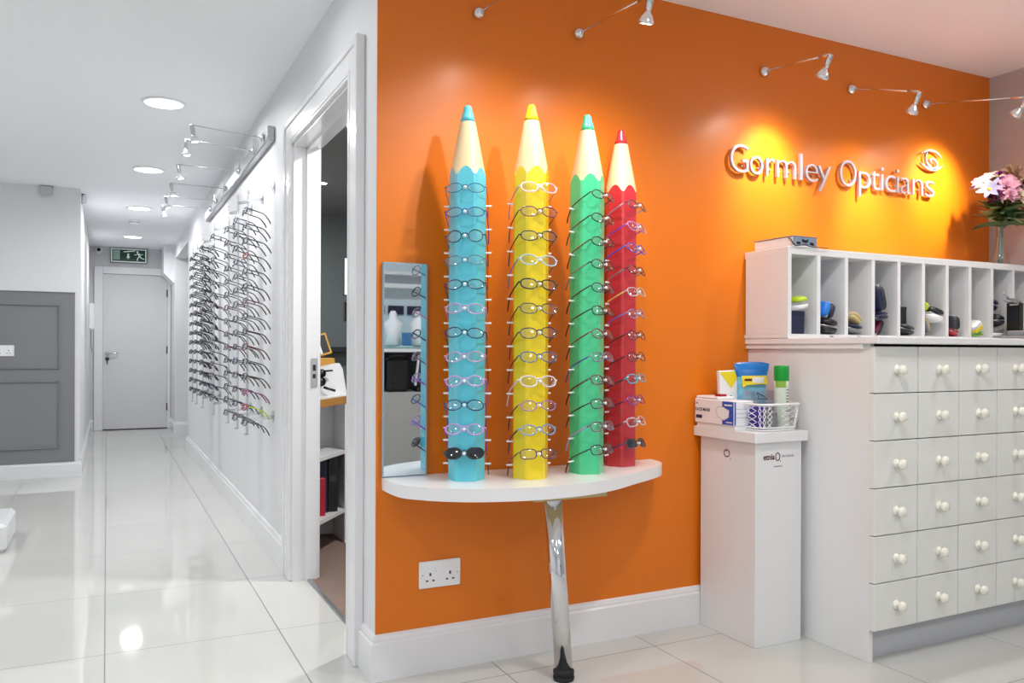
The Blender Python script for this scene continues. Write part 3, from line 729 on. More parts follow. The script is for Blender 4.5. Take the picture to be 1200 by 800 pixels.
# consulting room ceiling lamp
t = thing('downlight', 'small glowing downlight in the dim consulting room beyond the doorway', 'ceiling light', (1.525, 6.45, H - 0.01))
mb = MB(); mb.lathe([(0.03, 0), (0.045, 0), (0.044, -0.006), (0.03, -0.010)], 24); mb.build('trim_ring', plastic_white, t)
mb = MB(); mb.lathe([(0.0001, -0.012), (0.03, -0.010)], 24); mb.build('bulb_lens', bulb_on, t)
area('downlight_or_fill_lamp', (1.525, 6.45, H - 0.03), 0.08, 22, (1, 0.98, 0.95))
area('downlight_or_fill_lamp', (1.55, 3.35, H - 0.03), 0.12, 34, (1, 0.98, 0.95))  # added fill lamp with no fitting, brightens the desk shelves and binders

# ------------------------------------------------------------------ corridor fittings
t = thing('exit_sign', 'green emergency exit sign with running figure above the far door', 'exit sign', (0.034, BY - 0.03, 2.19))
mb = MB(); mb.bbox(0, -0.012, 0, 0.442, 0.028, 0.196, 0.006); mb.build('sign_frame', grey_m, t)
mb = MB(); mb.box(0.010, -0.0135, 0.010, 0.432, -0.0118, 0.186, 0); mb.build('sign_border', sign_white, t)
mb = MB(); mb.box(0.024, -0.0150, 0.022, 0.418, -0.0134, 0.174, 0); mb.build('sign_face', sign_green, t)
mb = MB(); yy = -0.0153
mb.box(0.034, yy - 0.001, 0.040, 0.116, yy, 0.165, 0)
mb.build('door_symbol', sign_pale, t)
mb = MB()
def flat(mb, pts, y=yy): mb.add([(x, y - 0.001, z) for x, z in pts], [tuple(range(len(pts)))])
flat(mb, [(0.160, 0.148), (0.235, 0.162), (0.300, 0.166), (0.300, 0.158), (0.235, 0.148), (0.160, 0.138)])
flat(mb, [(0.204, 0.125), (0.224, 0.125), (0.224, 0.082), (0.204, 0.082)]); flat(mb, [(0.190, 0.084), (0.238, 0.084), (0.214, 0.052)])
hx = 0.335; 
flat(mb, [(hx - 0.010 + 0.013 * math.cos(a), 0.148 + 0.013 * math.sin(a)) for a in [2 * PI * i / 14 for i in range(14)]])
flat(mb, [(0.322, 0.134), (0.346, 0.130), (0.362, 0.092), (0.342, 0.080)])
for a, b, w in (((0.330, 0.128), (0.300, 0.108), 0.009), ((0.300, 0.108), (0.286, 0.118), 0.008), ((0.345, 0.128), (0.372, 0.112), 0.009), ((0.372, 0.112), (0.392, 0.124), 0.008), ((0.346, 0.088), (0.326, 0.064), 0.012), ((0.326, 0.064), (0.322, 0.034), 0.010), ((0.356, 0.090), (0.376, 0.066), 0.012), ((0.376, 0.066), (0.405, 0.058), 0.010)):
    A_ = Vector((a[0], a[1])); B_ = Vector((b[0], b[1])); d = (B_ - A_).normalized(); n_ = Vector((-d.y, d.x)) * w / 2
    flat(mb, [tuple(A_ + n_), tuple(B_ + n_), tuple(B_ - n_), tuple(A_ - n_)])
mb.build('pictograms', sign_white, t)

t = thing('security_camera', 'small white dome security camera left of the exit sign', 'camera', (-0.098, BY, 2.345))
mb = MB(); mb.lathe([(0.046, 0), (0.046, 0.02), (0.040, 0.05), (0.030, 0.065)], 24, T=T3((0, -0.001, 0), rx=PI / 2)); mb.build('housing', plastic_white, t)
mb = MB(); mb.sell(0, -0.062, 0, 0.025, 0.014, 0.025, 1.0, 16, 8); mb.build('lens', black, t)
t = thing('smoke_detector', 'round white smoke detector on the corridor ceiling', 'smoke detector', (0.247, 9.317, H))
mb = MB(); mb.lathe([(0.055, -0.001), (0.055, -0.012), (0.048, -0.018), (0.048, -0.030), (0.040, -0.042), (0.0001, -0.044)], 28); mb.build('housing', plastic_white, t)
mb = MB(); mb.lathe([(0.0495, -0.020), (0.0495, -0.026)], 28); mb.build('vent_band', grey_m, t)
t = thing('motion_sensor', 'small grey sensor box high on the wall above the panelling', 'sensor', (-0.445, PY, 2.348))
mb = MB(); mb.bbox(-0.044, -0.045, -0.038, 0.044, -0.001, 0.038, 0.008); mb.build('housing', mat('sensor grey plastic', rgb(190, 192, 196), 0.4), t)
mb = MB(); mb.box(-0.048, -0.02, 0.036, 0.048, -0.001, 0.041); mb.build('mounting_plate', dk_grey, t)
t = thing('motion_sensor', 'small white sensor box on the corridor wall just past the corner', 'sensor', (CX, 7.98, 2.345))
mb = MB(); mb.bbox(0.001, -0.04, -0.040, 0.042, 0.04, 0.040, 0.008); mb.build('housing', plastic_white, t)
mb = MB(); mb.box(0.001, -0.046, 0.036, 0.02, 0.046, 0.043); mb.build('mounting_plate', dk_grey, t)
t = thing('wall_cabinet', 'white box unit fixed on the left corridor wall near the far door', 'wall box', (CX, 9.9, 1.40))
mb = MB(); mb.bbox(0.0205, -0.12, -0.135, 0.082, 0.12, 0.145, 0.012); mb.build('housing', plastic_white, t)
mb = MB(); mb.tube([(0.045, 0.0, -0.135), (0.045, 0.0, -0.30), (0.06, 0.05, -0.38)], 0.004, 6); mb.build('cable', grey_m, t)
mb = MB(); mb.bbox(-1.02, 4.95, 0, -0.462, 5.45, 0.15, 0.02)
o = mb.build('display_plinth', gloss_white); tag(o, 'low white plinth on the floor at the left edge', 'plinth')

# ------------------------------------------------------------------ drawer cabinet
X0 = 2.32; CW = 0.2179; DF = 1.922
cb = thing('drawer_cabinet', 'tall off white cabinet of small square drawers with round knobs', 'cabinet', (X0, D, 0))
mb = MB(); mb.bbox(0, 1.945 - D, 0, 0.018, -0.0005, 1.083, 0.001); mb.build('end_panel', lam_white, cb)
mb = MB(); mb.box(0.018, 1.975 - D, 0, XR - X0 - 0.001, 1.99 - D, 0.105); mb.build('plinth', mat('grey plinth board', rgb(196, 200, 206), 0.4), cb)
mb = MB(); mb.box(0.018, 1.945 - D, 0.105, XR - X0 - 0.001, -0.0005, 1.070); mb.build('carcass', dk_grey, cb)
mb = MB(); mb.bbox(-0.012, 1.965 - D, 1.066, 0.0, -0.001, 1.083, 0.001); mb.build('edge_batten', lam_white, cb)
zr = [1.076 - 0.1607 * k for k in range(7)]
dm = MB(); dm.bbox(0.0017, 0, 0.0017, CW - 0.0017, 0.021, 0.1607 - 0.0017, 0.0015); dme = dm.mesh('drawer', [drawer_white])
km = MB(); km.lathe([(0.0160, 0.0), (0.0168, 0.003), (0.0130, 0.006), (0.0080, 0.009), (0.0080, 0.013), (0.013, 0.0165), (0.0172, 0.022), (0.0175, 0.027), (0.0150, 0.033), (0.008, 0.037), (0.0001, 0.0375)], 22, T=T3((CW / 2, 0.0, 0.080), rx=PI / 2)); kme = km.mesh('knob', [knob_m])
for c in range(7):
    for r_ in range(6):
        d = bpy.data.objects.new('drawer', dme); COL.objects.link(d); d.parent = cb; d.location = (-0.006 + c * CW, DF - D + random.uniform(-0.0006, 0.0006), zr[r_ + 1])
        k = bpy.data.objects.new('knob', kme); COL.objects.link(k); k.parent = d
t = tag(MB().bbox(2.302, 1.898, 1.083, XR - 0.0005, D - 0.0005, 1.1075, 0.003).build('worktop', lam_white), 'white laminate worktop over the drawer cabinet', 'worktop')

# pigeonhole unit
PH = thing('pigeonhole_unit', 'white open pigeonhole shelf unit on the worktop holding glasses cases', 'shelf unit', (2.300, D, 1.1075))
zb, ztp = 0.0, 0.345
mb = MB(); mb.bbox(0, -0.235, 0, 1.523, -0.001, 0.0155, 0.001); mb.build('base_board', lam_white, PH)
mb = MB(); mb.bbox(0, -0.235, 0.318, 1.523, -0.001, ztp, 0.001); mb.build('top_board', lam_white, PH)
mb = MB(); mb.box(0.018, -0.008, 0.0155, 1.505, -0.001, 0.318); mb.build('back_board', lam_white, PH)
for k in range(11):
    xx = 2.309 + 0.1504 * k - 2.300
    mb = MB(); mb.box(xx - 0.009, -0.235, 0.0155, xx + 0.009, -0.008, 0.318); mb.build('divider', lam_white, PH)
mb = MB()
for k in range(1, 10):
    xx = 2.309 + 0.1504 * k + 0.065 - 2.300; mb.box(xx - 0.035, -0.2362, 0.003, xx + 0.03, -0.2350, 0.0155)
lb = mb.build('shelf_labels', plastic_white, PH)
mb = MB()
for k in range(1, 10):
    xx = 2.309 + 0.1504 * k + 0.065 - 2.300; mb.box(xx - 0.006, -0.2366, 0.006, xx + 0.012, -0.2362, 0.010)
mb.build('label_print', dk_grey, lb)

def ccase(label, k, fx, z, w, h, ca, cb_, ry=0.0, rz=0.0, y=2.36, d=0.075, e=0.45, name='glasses_case', lab=True, open_=0.0):
    """clamshell spectacle case in cubby k; fx = x offset from the cubby's left side; z above board"""
    x = 2.318 + 0.1504 * k + fx
    t = thing(name, label, 'glasses case', (x, y, 1.1235 + z), rz, 'glasses cases in the pigeonholes')
    T = Matrix.Rotation(ry, 4, 'Y')
    mb = MB(); mb.sell(0, 0, 0, w / 2, d, h / 2, e, 20, 8, T=T, v0=-1, v1=-0.02); mb.build('case_base', cb_, t)
    mb = MB(); mb.sell(0, 0, 0.0005, w / 2, d, h / 2, e, 20, 8, T=T @ Matrix.Rotation(open_, 4, 'Y'), v0=0.03, v1=1); mb.build('case_lid', ca, t)
    mb = MB(); mb.box(-w * 0.5, -d * 0.8, -h * 0.03, w * 0.5, d * 0.8, h * 0.03, T=T); mb.build('rim', plastic_white, t)
    return t
def cbox(label, k, fx, z, w, h, m, y0=2.325, dep=0.15, ry=0.0, cat='box', name='carton'):
    x = 2.318 + 0.1504 * k + fx
    t = thing(name, label, cat, (x, y0, 1.1235 + z), 0, 'boxes in the pigeonholes')
    T = Matrix.Rotation(ry, 4, 'Y')
    mb = MB(); mb.bbox(0, 0, 0, w, dep, h, 0.002, T=T); mb.build('box_body', m, t)
    mb = MB(); mb.bbox(-0.001, -0.001, h * 0.8, w + 0.001, dep + 0.001, h + 0.001, 0.002, T=T); mb.build('box_lid', m, t)
    return t
cbox('navy blue box standing in the first pigeonhole', 0, 0.022, 0, 0.072, 0.088, navy)
ccase('lime green and white case on the navy box in the first pigeonhole', 0, 0.046, 0.118, 0.066, 0.052, lime, plastic_white, ry=R(-8), rz=R(8))
ccase('bright blue case with white rim in the second pigeonhole', 1, 0.044, 0.096, 0.062, 0.062, bright_blue, navy, ry=R(-72))
ccase('black round case at the bottom of the second pigeonhole', 1, 0.052, 0.032, 0.076, 0.062, black, black, ry=R(8))
ccase('beige case leaning in the third pigeonhole', 2, 0.044, 0.066, 0.060, 0.034, beige, beige, ry=R(38))
ccase('grey and white flat case at the bottom of the third pigeonhole', 2, 0.040, 0.024, 0.074, 0.036, navy, grey_m, ry=R(10))
ccase('tall dark slate case standing upright in the fourth pigeonhole', 3, 0.034, 0.150, 0.112, 0.044, dk_grey, navy, ry=R(75))
ccase('navy case with white rim in the fourth pigeonhole', 3, 0.040, 0.076, 0.070, 0.030, navy, navy, ry=R(-14))
ccase('burgundy pouch case leaning in the fourth pigeonhole', 3, 0.050, 0.034, 0.074, 0.036, burg, black, ry=R(-62), d=0.05)
cbox('black upright box in the fifth pigeonhole', 4, 0.026, 0.050, 0.044, 0.070, black)
ccase('dark green flat case at the bottom of the fifth pigeonhole', 4, 0.044, 0.026, 0.078, 0.040, dk_grey, black, ry=R(12))
ccase('small lime case high on the left of the sixth pigeonhole', 5, 0.030, 0.126, 0.030, 0.044, lime, lime, e=1.0, y=2.335, d=0.03)
ccase('large black oval case with white rim in the sixth pigeonhole', 5, 0.074, 0.092, 0.082, 0.060, black, plastic_white, ry=R(14))
ccase('beige case standing in the sixth pigeonhole', 5, 0.036, 0.046, 0.070, 0.028, beige, grey_m, ry=R(66), d=0.05)
ccase('navy case at the bottom of the sixth pigeonhole', 5, 0.018, 0.012, 0.030, 0.022, navy, navy, y=2.35, d=0.04)
ccase('black case standing upright in the seventh pigeonhole', 6, 0.044, 0.058, 0.066, 0.038, black, dk_grey, ry=R(86))
ccase('red case leaning at the bottom of the seventh pigeonhole', 6, 0.046, 0.018, 0.048, 0.030, red_m, red_m, y=2.32, d=0.02, ry=R(20))
ccase('white flat case on top of the stack in the eighth pigeonhole', 7, 0.034, 0.050, 0.066, 0.022, plastic_white, plastic_white, ry=R(-34))
ccase('yellow flat case in the middle of the stack in the eighth pigeonhole', 7, 0.042, 0.034, 0.070, 0.018, yellow_m, yellow_m, ry=R(-30))
ccase('green flat case at the bottom of the stack in the eighth pigeonhole', 7, 0.042, 0.013, 0.066, 0.022, leaf_g, leaf_g, ry=R(-6))
ccase('navy triangular case at the top of the ninth pigeonhole stack', 8, 0.040, 0.145, 0.036, 0.050, navy, navy, ry=R(20), d=0.05)
ccase('large black round case in the middle of the ninth pigeonhole', 8, 0.052, 0.076, 0.064, 0.062, black, dk_grey, e=0.8)
ccase('grey case at the bottom of the ninth pigeonhole', 8, 0.036, 0.022, 0.070, 0.040, grey_m, plastic_white)
cbox('white card wedge leaning in the ninth pigeonhole', 8, 0.004, 0.042, 0.03, 0.055, plastic_white, ry=R(12))

# things on the worktop at the right edge
t = thing('instrument_tray', 'grey metal instrument tray at the right end of the worktop', 'tray', (3.27, 1.94, 1.1075))
mb = MB(); mb.bbox(-0.02, 0, 0, 0.40, 0.15, 0.016, 0.003); mb.bbox(0.0, 0.01, 0.016, 0.38, 0.14, 0.036, 0.003); mb.build('tray_body', mat('grey painted steel', rgb(150, 155, 158), 0.35, metal=0.3), t)
mb = MB(); mb.box(0.002, 0.0085, 0.022, 0.378, 0.0105, 0.030); mb.build('tray_slot', dk_grey, t)
t = thing('storage_box', 'black and tan upright box standing behind the metal tray', 'box', (3.53, 2.20, 1.1075))
mb = MB(); mb.bbox(0.02, 0, 0, 0.045, 0.06, 0.165, 0.002); mb.build('black_side', black, t)
mb = MB(); mb.bbox(0.046, 0, 0, 0.12, 0.06, 0.165, 0.002); mb.build('tan_side', beige, t)
for nm_, pts in (('pliers', [(3.57, 2.24, 1.285), (3.50, 2.22, 1.290), (3.45, 2.21, 1.312)]), ('pliers', [(3.62, 2.24, 1.285), (3.53, 2.20, 1.282), (3.45, 2.18, 1.286)])):
    t = thing(nm_, 'steel hand pliers lying on the tan box, %s' % ('handles raised' if pts[0][0] < 3.60 else 'lying flat'), 'pliers', pts[0])
    L0 = Vector(pts[0])
    mb = MB(); mb.tube([Vector(p) - L0 for p in pts], [0.004, 0.006, 0.003], 8); mb.build('handle', satin, t)
    mb = MB(); mb.tube([Vector(p) - L0 + Vector((0, 0, -0.008 - 0.01 * i)) for i, p in enumerate(pts)], [0.004, 0.005, 0.003], 8); mb.build('jaw', satin, t)

# device on the shelf unit
t = thing('electronics_box', 'white box with slate blue end on top of the pigeonhole unit', 'box', (2.325, 2.30, 1.4525))
mb = MB(); mb.bbox(0, 0.002, 0.006, 0.125, 0.205, 0.040, 0.002); mb.build('box_body', plastic_white, t)
mb = MB(); mb.bbox(-0.002, 0, 0.0395, 0.127, 0.207, 0.044, 0.001); mb.build('lid', grey_m, t)
mb = MB(); mb.box(0.003, -0.001, 0.008, 0.122, 0.002, 0.039); fp = mb.build('end_plate', slate, t)
mb = MB()
for (a, b_, c, d_) in ((0.018, 0.012, 0.036, 0.021), (0.086, 0.012, 0.104, 0.021), (0.094, 0.010, 0.108, 0.016)): mb.box(a, -0.002, b_, c, -0.001, d_)
mb.add([(0.044, -0.002, 0.034), (0.044, -0.002, 0.022), (0.062, -0.002, 0.018), (0.078, -0.002, 0.022), (0.078, -0.002, 0.033), (0.062, -0.002, 0.028)], [(0, 1, 2, 3, 4, 5)])
mb.build('end_markings', black, fp)
mb = MB(); mb.bbox(0.0, -0.004, 0.0, 0.13, 0.205, 0.006, 0.002); mb.build('feet', plastic_white, t)
mb = MB(); mb.tube(smooth_pts([(-0.004, 0.02, 0.036), (-0.006, 0.006, 0.030), (-0.004, -0.006, 0.012), (0.010, -0.010, 0.004), (0.05, -0.012, 0.010), (0.075, -0.012, 0.004), (0.14, -0.014, 0.003), (0.17, -0.010, 0.004)], 5), 0.0022, 6); mb.build('cable', black, t)

# ------------------------------------------------------------------ white display plinth with things on it
t = thing('display_pedestal', 'tall white box pedestal with small maroon logos beside the drawer cabinet', 'pedestal', (2.065, 2.215, 0))
mb = MB(); mb.bbox(0, 0, 0, 0.220, 0.300, 0.7305, 0.0015); mb.build('pedestal_body', lam_white, t)
mb = MB(); mb.bbox(-0.020, -0.018, 0.7305, 0.235, 0.318, 0.768, 0.002); mb.build('pedestal_top', lam_white, t)
mb = MB(); text_mb(mb, 'etnia', 0.052, 0.022, T=Matrix.Translation((0.036, -0.0012, 0.668)), thin=0.02)
ringT = Matrix.Translation((0.103, -0.0012, 0.677))
def ring_flat(mb, T, rx, rz, w, n=28):
    vs = []; 
    for k in range(n):
        a = 2 * PI * k / n; vs += [(rx * math.cos(a), 0, rz * math.sin(a)), ((rx - w) * math.cos(a), 0, (rz - w) * math.sin(a))]
    mb.add(vs, [(2 * k, 2 * ((k + 1) % n), 2 * ((k + 1) % n) + 1, 2 * k + 1) for k in range(n)], 0, False, T)
ring_flat(mb, ringT, 0.0120, 0.0155, 0.0038); mb.box(0.113, -0.0013, 0.659, 0.1165, -0.0011, 0.663)
mb.build('front_logo', maroon_ink, t)
mb = MB(); text_mb(mb, 'barcelona', 0.056, 0.011, T=Matrix.Translation((0.124, -0.0012, 0.674))); mb.box(0.085, -0.0013, 0.641, 0.125, -0.0011, 0.644); mb.build('small_print', grey_ink, t)
mb = MB(); TL_ = Matrix.Translation((-0.0012, 0.150, 0.678)) @ Matrix.Rotation(-PI / 2, 4, 'Z'); ring_flat(mb, TL_, 0.017, 0.0150, 0.0040); mb.box(-0.0013, 0.128, 0.657, -0.0011, 0.132, 0.662); mb.build('side_logo', maroon_ink, t)
PZ = 0.7685
# face mask box
t = thing('face_mask_box', 'open white and blue box of face masks on the pedestal', 'box', (2.043, 2.300, PZ + 0.0145))
mb = MB(); mb.bbox(0, 0, 0, 0.090, 0.225, 0.092, 0.003); mb.bbox(0.004, 0.095, 0.092, 0.086, 0.222, 0.103, 0.004); mb.build('box_body', plastic_white, t)
mb = MB(); mb.box(-0.0008, 0.006, 0.003, 0.0, 0.066, 0.088); mb.box(0.0, -0.0008, 0.003, 0.006, 0.0, 0.088); bp_ = mb.build('blue_print', blue_m, t)
TX = lambda y, z: Matrix.Translation((-0.0012, y, z)) @ Matrix.Rotation(-PI / 2, 4, 'Z')
mb = MB(); text_mb(mb, 'FACE MASK', 0.086, 0.012, T=TX(0.218, 0.046), thin=0.02); mb.box(-0.0013, 0.180, 0.018, -0.0009, 0.215, 0.030); mb.box(-0.0013, 0.205, 0.072, -0.0009, 0.215, 0.076); mb.build('box_lettering', navy_ink, t)
mb = MB()
ms = [(0.100, 0.052), (0.088, 0.030), (0.056, 0.018), (0.030, 0.030), (0.026, 0.056), (0.060, 0.068), (0.090, 0.066)]
mb.add([(-0.0016, y, z) for y, z in ms], [tuple(range(len(ms)))]); mb.box(-0.0016, 0.012, 0.072, -0.0012, 0.054, 0.078); mb.box(-0.0016, 0.012, 0.010, -0.0012, 0.044, 0.014); mb.build('mask_picture', plastic_white, t)
mb = MB(); mb.tube([(-0.002, 0.030, 0.058), (-0.002, 0.012, 0.060), (-0.002, 0.016, 0.034), (-0.002, 0.032, 0.028)], 0.001, 5); mb.tube([(-0.0018, y, z) for y, z in ms], 0.0006, 4, closed=True); mb.build('mask_outline', grey_ink, t)
mb = MB()
for z in (0.030, 0.046, 0.062): mb.box(0.008, -0.0006, z, 0.086, 0.0, z + 0.001)
mb.build('flap_lines', grey_ink, t)
mb = MB(); mb.box(0.02, 0.10, 0.1035, 0.05, 0.13, 0.112); mb.build('tissue_tab', red_m, t)
t = thing('leaflet_stack', 'thin white stack of card under the face mask box', 'card stack', (2.046, 2.300, PZ))
mb = MB(); mb.bbox(0, 0, 0, 0.086, 0.215, 0.007, 0.001); mb.build('lower_cards', plastic_white, t)
mb = MB(); mb.bbox(0.001, 0.002, 0.0072, 0.087, 0.216, 0.014, 0.001); mb.build('upper_cards', plastic_white, t)
# carton
t = thing('paper_carton', 'white and yellow standing card pouch behind the mask box', 'pouch', (2.150, 2.440, PZ), R(-16))
mb = MB(); mb.bbox(-0.045, -0.012, 0, 0.045, 0.012, 0.215, 0.003, T=Matrix.Rotation(R(-3), 4, 'Y')); mb.build('pouch_body', plastic_white, t)
mb = MB(); mb.add([(-0.054, -0.0135, 0.208), (0.033, -0.0135, 0.212), (-0.006, -0.0135, 0.146)], [(0, 2, 1)]); mb.build('yellow_flap', yellow_m, t)
mb = MB(); mb.box(-0.018, -0.0135, 0.085, -0.014, -0.0122, 0.115); mb.box(-0.010, -0.0135, 0.085, -0.004, -0.0122, 0.120); mb.build('print', grey_ink, t)
# wipes
t = thing('wipes_packet', 'blue wipes packet with yellow label standing on the pedestal', 'packet', (2.215, 2.400, PZ), R(-22))
mb = MB(); vs = []; 
prof = [(0.0, 0.052, 0.028), (0.03, 0.056, 0.034), (0.12, 0.056, 0.030), (0.19, 0.058, 0.016), (0.215, 0.066, 0.005), (0.240, 0.070, 0.002)]
n = 20
for z, a, b_ in prof:
    for k in range(n):
        th = 2 * PI * k / n; vs.append((a * math.copysign(abs(math.cos(th)) ** 0.7, math.cos(th)), b_ * math.sin(th), z + (0.008 * (1 - (math.cos(th)) ** 2) if z > 0.22 else 0)))
fs = [(i * n + k, i * n + (k + 1) % n, (i + 1) * n + (k + 1) % n, (i + 1) * n + k) for i in range(len(prof) - 1) for k in range(n)]
mb.add(vs[:n * 4], fs[:n * 3] , 0, True); mb.build('packet_body', sky_blue, t)
mb = MB(); mb.add(vs[n * 3:], [tuple(i - n * 3 for i in f) for f in fs[n * 3:] + [tuple((len(prof) - 1) * n + k for k in range(n))]], 0, True); mb.build('sealed_top', mat('glossy blue film', rgb(10, 110, 190), 0.25), t)
mb = MB(); mb.add([(-0.050, -0.030, 0.195), (0.046, -0.030, 0.196), (0.050, -0.033, 0.165), (-0.030, -0.036, 0.160), (-0.046, -0.033, 0.150)], [(0, 4, 3, 2, 1)]); yl = mb.build('yellow_label', yellow_m, t)
mb = MB(); mb.box(-0.008, -0.0345, 0.168, 0.034, -0.0338, 0.190); mb.build('price_sticker', plastic_white, yl)
mb = MB(); mb.box(-0.040, -0.0355, 0.176, -0.012, -0.0345, 0.184); mb.build('label_print', maroon_ink, yl)
# clear tray
t = thing('clear_tray', 'clear plastic tray box in front of the wipes packet', 'plastic box', (2.135, 2.315, PZ), R(-8))
mb = MB(); mb.box(0.0, 0.0, 0.092, 0.105, 0.002, 0.142); mb.box(0.0, 0.0, 0.0, 0.002, 0.05, 0.142); mb.box(0.105, 0.0, 0.0, 0.107, 0.05, 0.142); mb.box(0.0, 0.05, 0.0, 0.107, 0.052, 0.142); mb.box(0.0, 0.0, 0.0, 0.107, 0.052, 0.002); mb.box(0.0, 0.0, 0.0, 0.105, 0.002, 0.092); mb.build('tray_walls', plastic_clear, t)
# basket
t = thing('plastic_basket', 'white openwork plastic basket holding the green spray can', 'basket', (2.186, 2.290, PZ))
def rrect(a, b_, n=48, e=0.35):
    out = []
    for k in range(n):
        th = 2 * PI * k / n; c, s = math.cos(th), math.sin(th); out.append((a * math.copysign(abs(c) ** e, c), b_ * math.copysign(abs(s) ** e, s)))
    return out
mb = MB(); lo = rrect(0.088, 0.072); hi = rrect(0.098, 0.082)
mb.tube([(x, y, 0.096) for x, y in hi], 0.0045, 8, closed=True); mb.build('rim', plastic_white, t)
mb = MB(); mb.prism(lo, 0.001, 0.006); mb.tube([(x, y, 0.012) for x, y in lo], 0.003, 6, closed=True); mb.build('base', plastic_white, t)
mb = MB()
for q in range(16):
    k = q * 3; k2 = (k + 1) % 48
    for s in (0, 1):
        pts = []
        for i in range(9):
            u = i / 8; w_ = 0.5 + (0.5 if s else -0.5) * math.cos(u * 4 * PI) * 0.95
            A_ = Vector((lo[k][0], lo[k][1])).lerp(Vector((lo[(k + 2) % 48][0], lo[(k + 2) % 48][1])), w_); B_ = Vector((hi[k][0], hi[k][1])).lerp(Vector((hi[(k + 2) % 48][0], hi[(k + 2) % 48][1])), w_)
            p = A_.lerp(B_, u); pts.append((p.x, p.y, 0.012 + u * 0.082))
        mb.tube(pts, 0.0016, 5)
mb.build('lattice', plastic_white, t)
# can
t = thing('spray_can', 'white aerosol can with bright green cap standing in the basket', 'spray can', (2.232, 2.262, PZ + 0.0075))
mb = MB(); mb.lathe([(0.024, 0), (0.0265, 0.003), (0.0265, 0.150), (0.0265, 0.172)], 28); mb.build('can_body', mat('can print', rgb(215, 226, 215), 0.3, noise=0.06, nscale=60), t)
mb = MB(); mb.lathe([(0.0268, 0.172), (0.0272, 0.174), (0.0272, 0.224), (0.0255, 0.228), (0.0001, 0.229)], 28); mb.build('cap', green_m, t)
def patch(mb, r, z0, z1, a0, a1, n=8):
    vs = []
    for k in range(n + 1):
        a = R(a0 + (a1 - a0) * k / n); vs += [(r * math.cos(a), r * math.sin(a), z0), (r * math.cos(a), r * math.sin(a), z1)]
    mb.add(vs, [(2 * k, 2 * k + 2, 2 * k + 3, 2 * k + 1) for k in range(n)], 0, True)
mb = MB(); patch(mb, 0.0269, 0.148, 0.172, 175, 262); mb.build('green_band', mat('leaf green print', rgb(140, 180, 70), 0.3), t)
mb = MB()
for i in range(9): patch(mb, 0.0269, 0.05 + i * 0.011, 0.0512 + i * 0.011 + 0.002, 262, 305)
mb.build('printed_lines', grey_ink, t)
# small things in basket
t = thing('spectacle_case', 'purple and silver box inside the plastic basket', 'box', (2.112, 2.235, PZ + 0.0075))
mb = MB(); mb.bbox(0, 0, 0, 0.012, 0.10, 0.080, 0.002); mb.build('box_body', purple_m, t)
mb = MB(); mb.bbox(0.013, 0.0, 0, 0.075, 0.05, 0.060, 0.002); mb.build('inner_tray', mat('patterned grey card', rgb(130, 132, 140), 0.3, noise=0.6, nscale=90), t)
t = thing('eyeglasses', 'folded dark spectacle frame lying in the clear tray', 'glasses', (2.170, 2.30, PZ + 0.118))
mb = MB(); mb.tube([(-0.02, 0, 0.018), (-0.012, 0, -0.006), (0.03, 0, -0.008), (0.012, 0, 0.004), (-0.02, 0, 0.018)], 0.0014, 6); mb.build('frame', black, t)

# ------------------------------------------------------------------ vase and flowers
VX, VY, VZ = 3.66, 2.36, 1.4525
t = thing('glass_vase', 'slim clear glass vase of flowers on the pigeonhole unit', 'vase', (VX, VY, VZ))
mb = MB(); mb.lathe([(0.0001, 0.0), (0.040, 0.0), (0.042, 0.006), (0.024, 0.07), (0.015, 0.13), (0.014, 0.17), (0.022, 0.19), (0.020, 0.19), (0.0115, 0.17), (0.012, 0.13)], 28); mb.build('vase_body', glass_m, t)
mb = MB(); mb.lathe([(0.009, 0.004), (0.011, 0.05), (0.009, 0.10), (0.0085, 0.17)], 12); mb.build('glitter_filling', mat('silver green glitter', rgb(120, 150, 145), 0.3, metal=0.5, noise=0.9, nscale=300), t)
cream = mat('cream petals', rgb(206, 184, 160), 0.6, noise=0.25, nscale=28); pinkp = mat('pink petals', rgb(186, 128, 150), 0.6, noise=0.45, nscale=28); purp = mat('dark purple petals', rgb(92, 20, 78), 0.6, noise=0.2, nscale=30); lil = mat('white lilac petals', rgb(138, 138, 172), 0.55, noise=0.05, nscale=20)
leafm = mat('silk leaf green', rgb(130, 156, 104), 0.5, noise=0.25, nscale=20); leafd = mat('deep leaf green', rgb(72, 110, 72), 0.5, noise=0.25, nscale=20); stemm = mat('flower stem green', rgb(70, 84, 50), 0.6); yel_c = mat('flower centre yellow', rgb(196, 176, 60), 0.7); twig = mat('dried sprig', rgb(190, 160, 130), 0.7)
def petal(mb, T, L_, w, curl, mi=0, cup=0.15):
    vs = []; n = 5
    for i in range(n + 1):
        u = i / n; ww = w * math.sin(PI * (0.08 + 0.84 * u) ** 0.85); zz = curl * u * u * L_
        vs += [(-ww, u * L_, zz + cup * ww), (0, u * L_, zz), (ww, u * L_, zz + cup * ww)]
    fs = []
    for i in range(n):
        a = 3 * i; fs += [(a, a + 1, a + 4, a + 3), (a + 1, a + 2, a + 5, a + 4)]
    mb.add(vs, fs, mi, True, T)
NECK = Vector((VX, VY, VZ + 0.165))
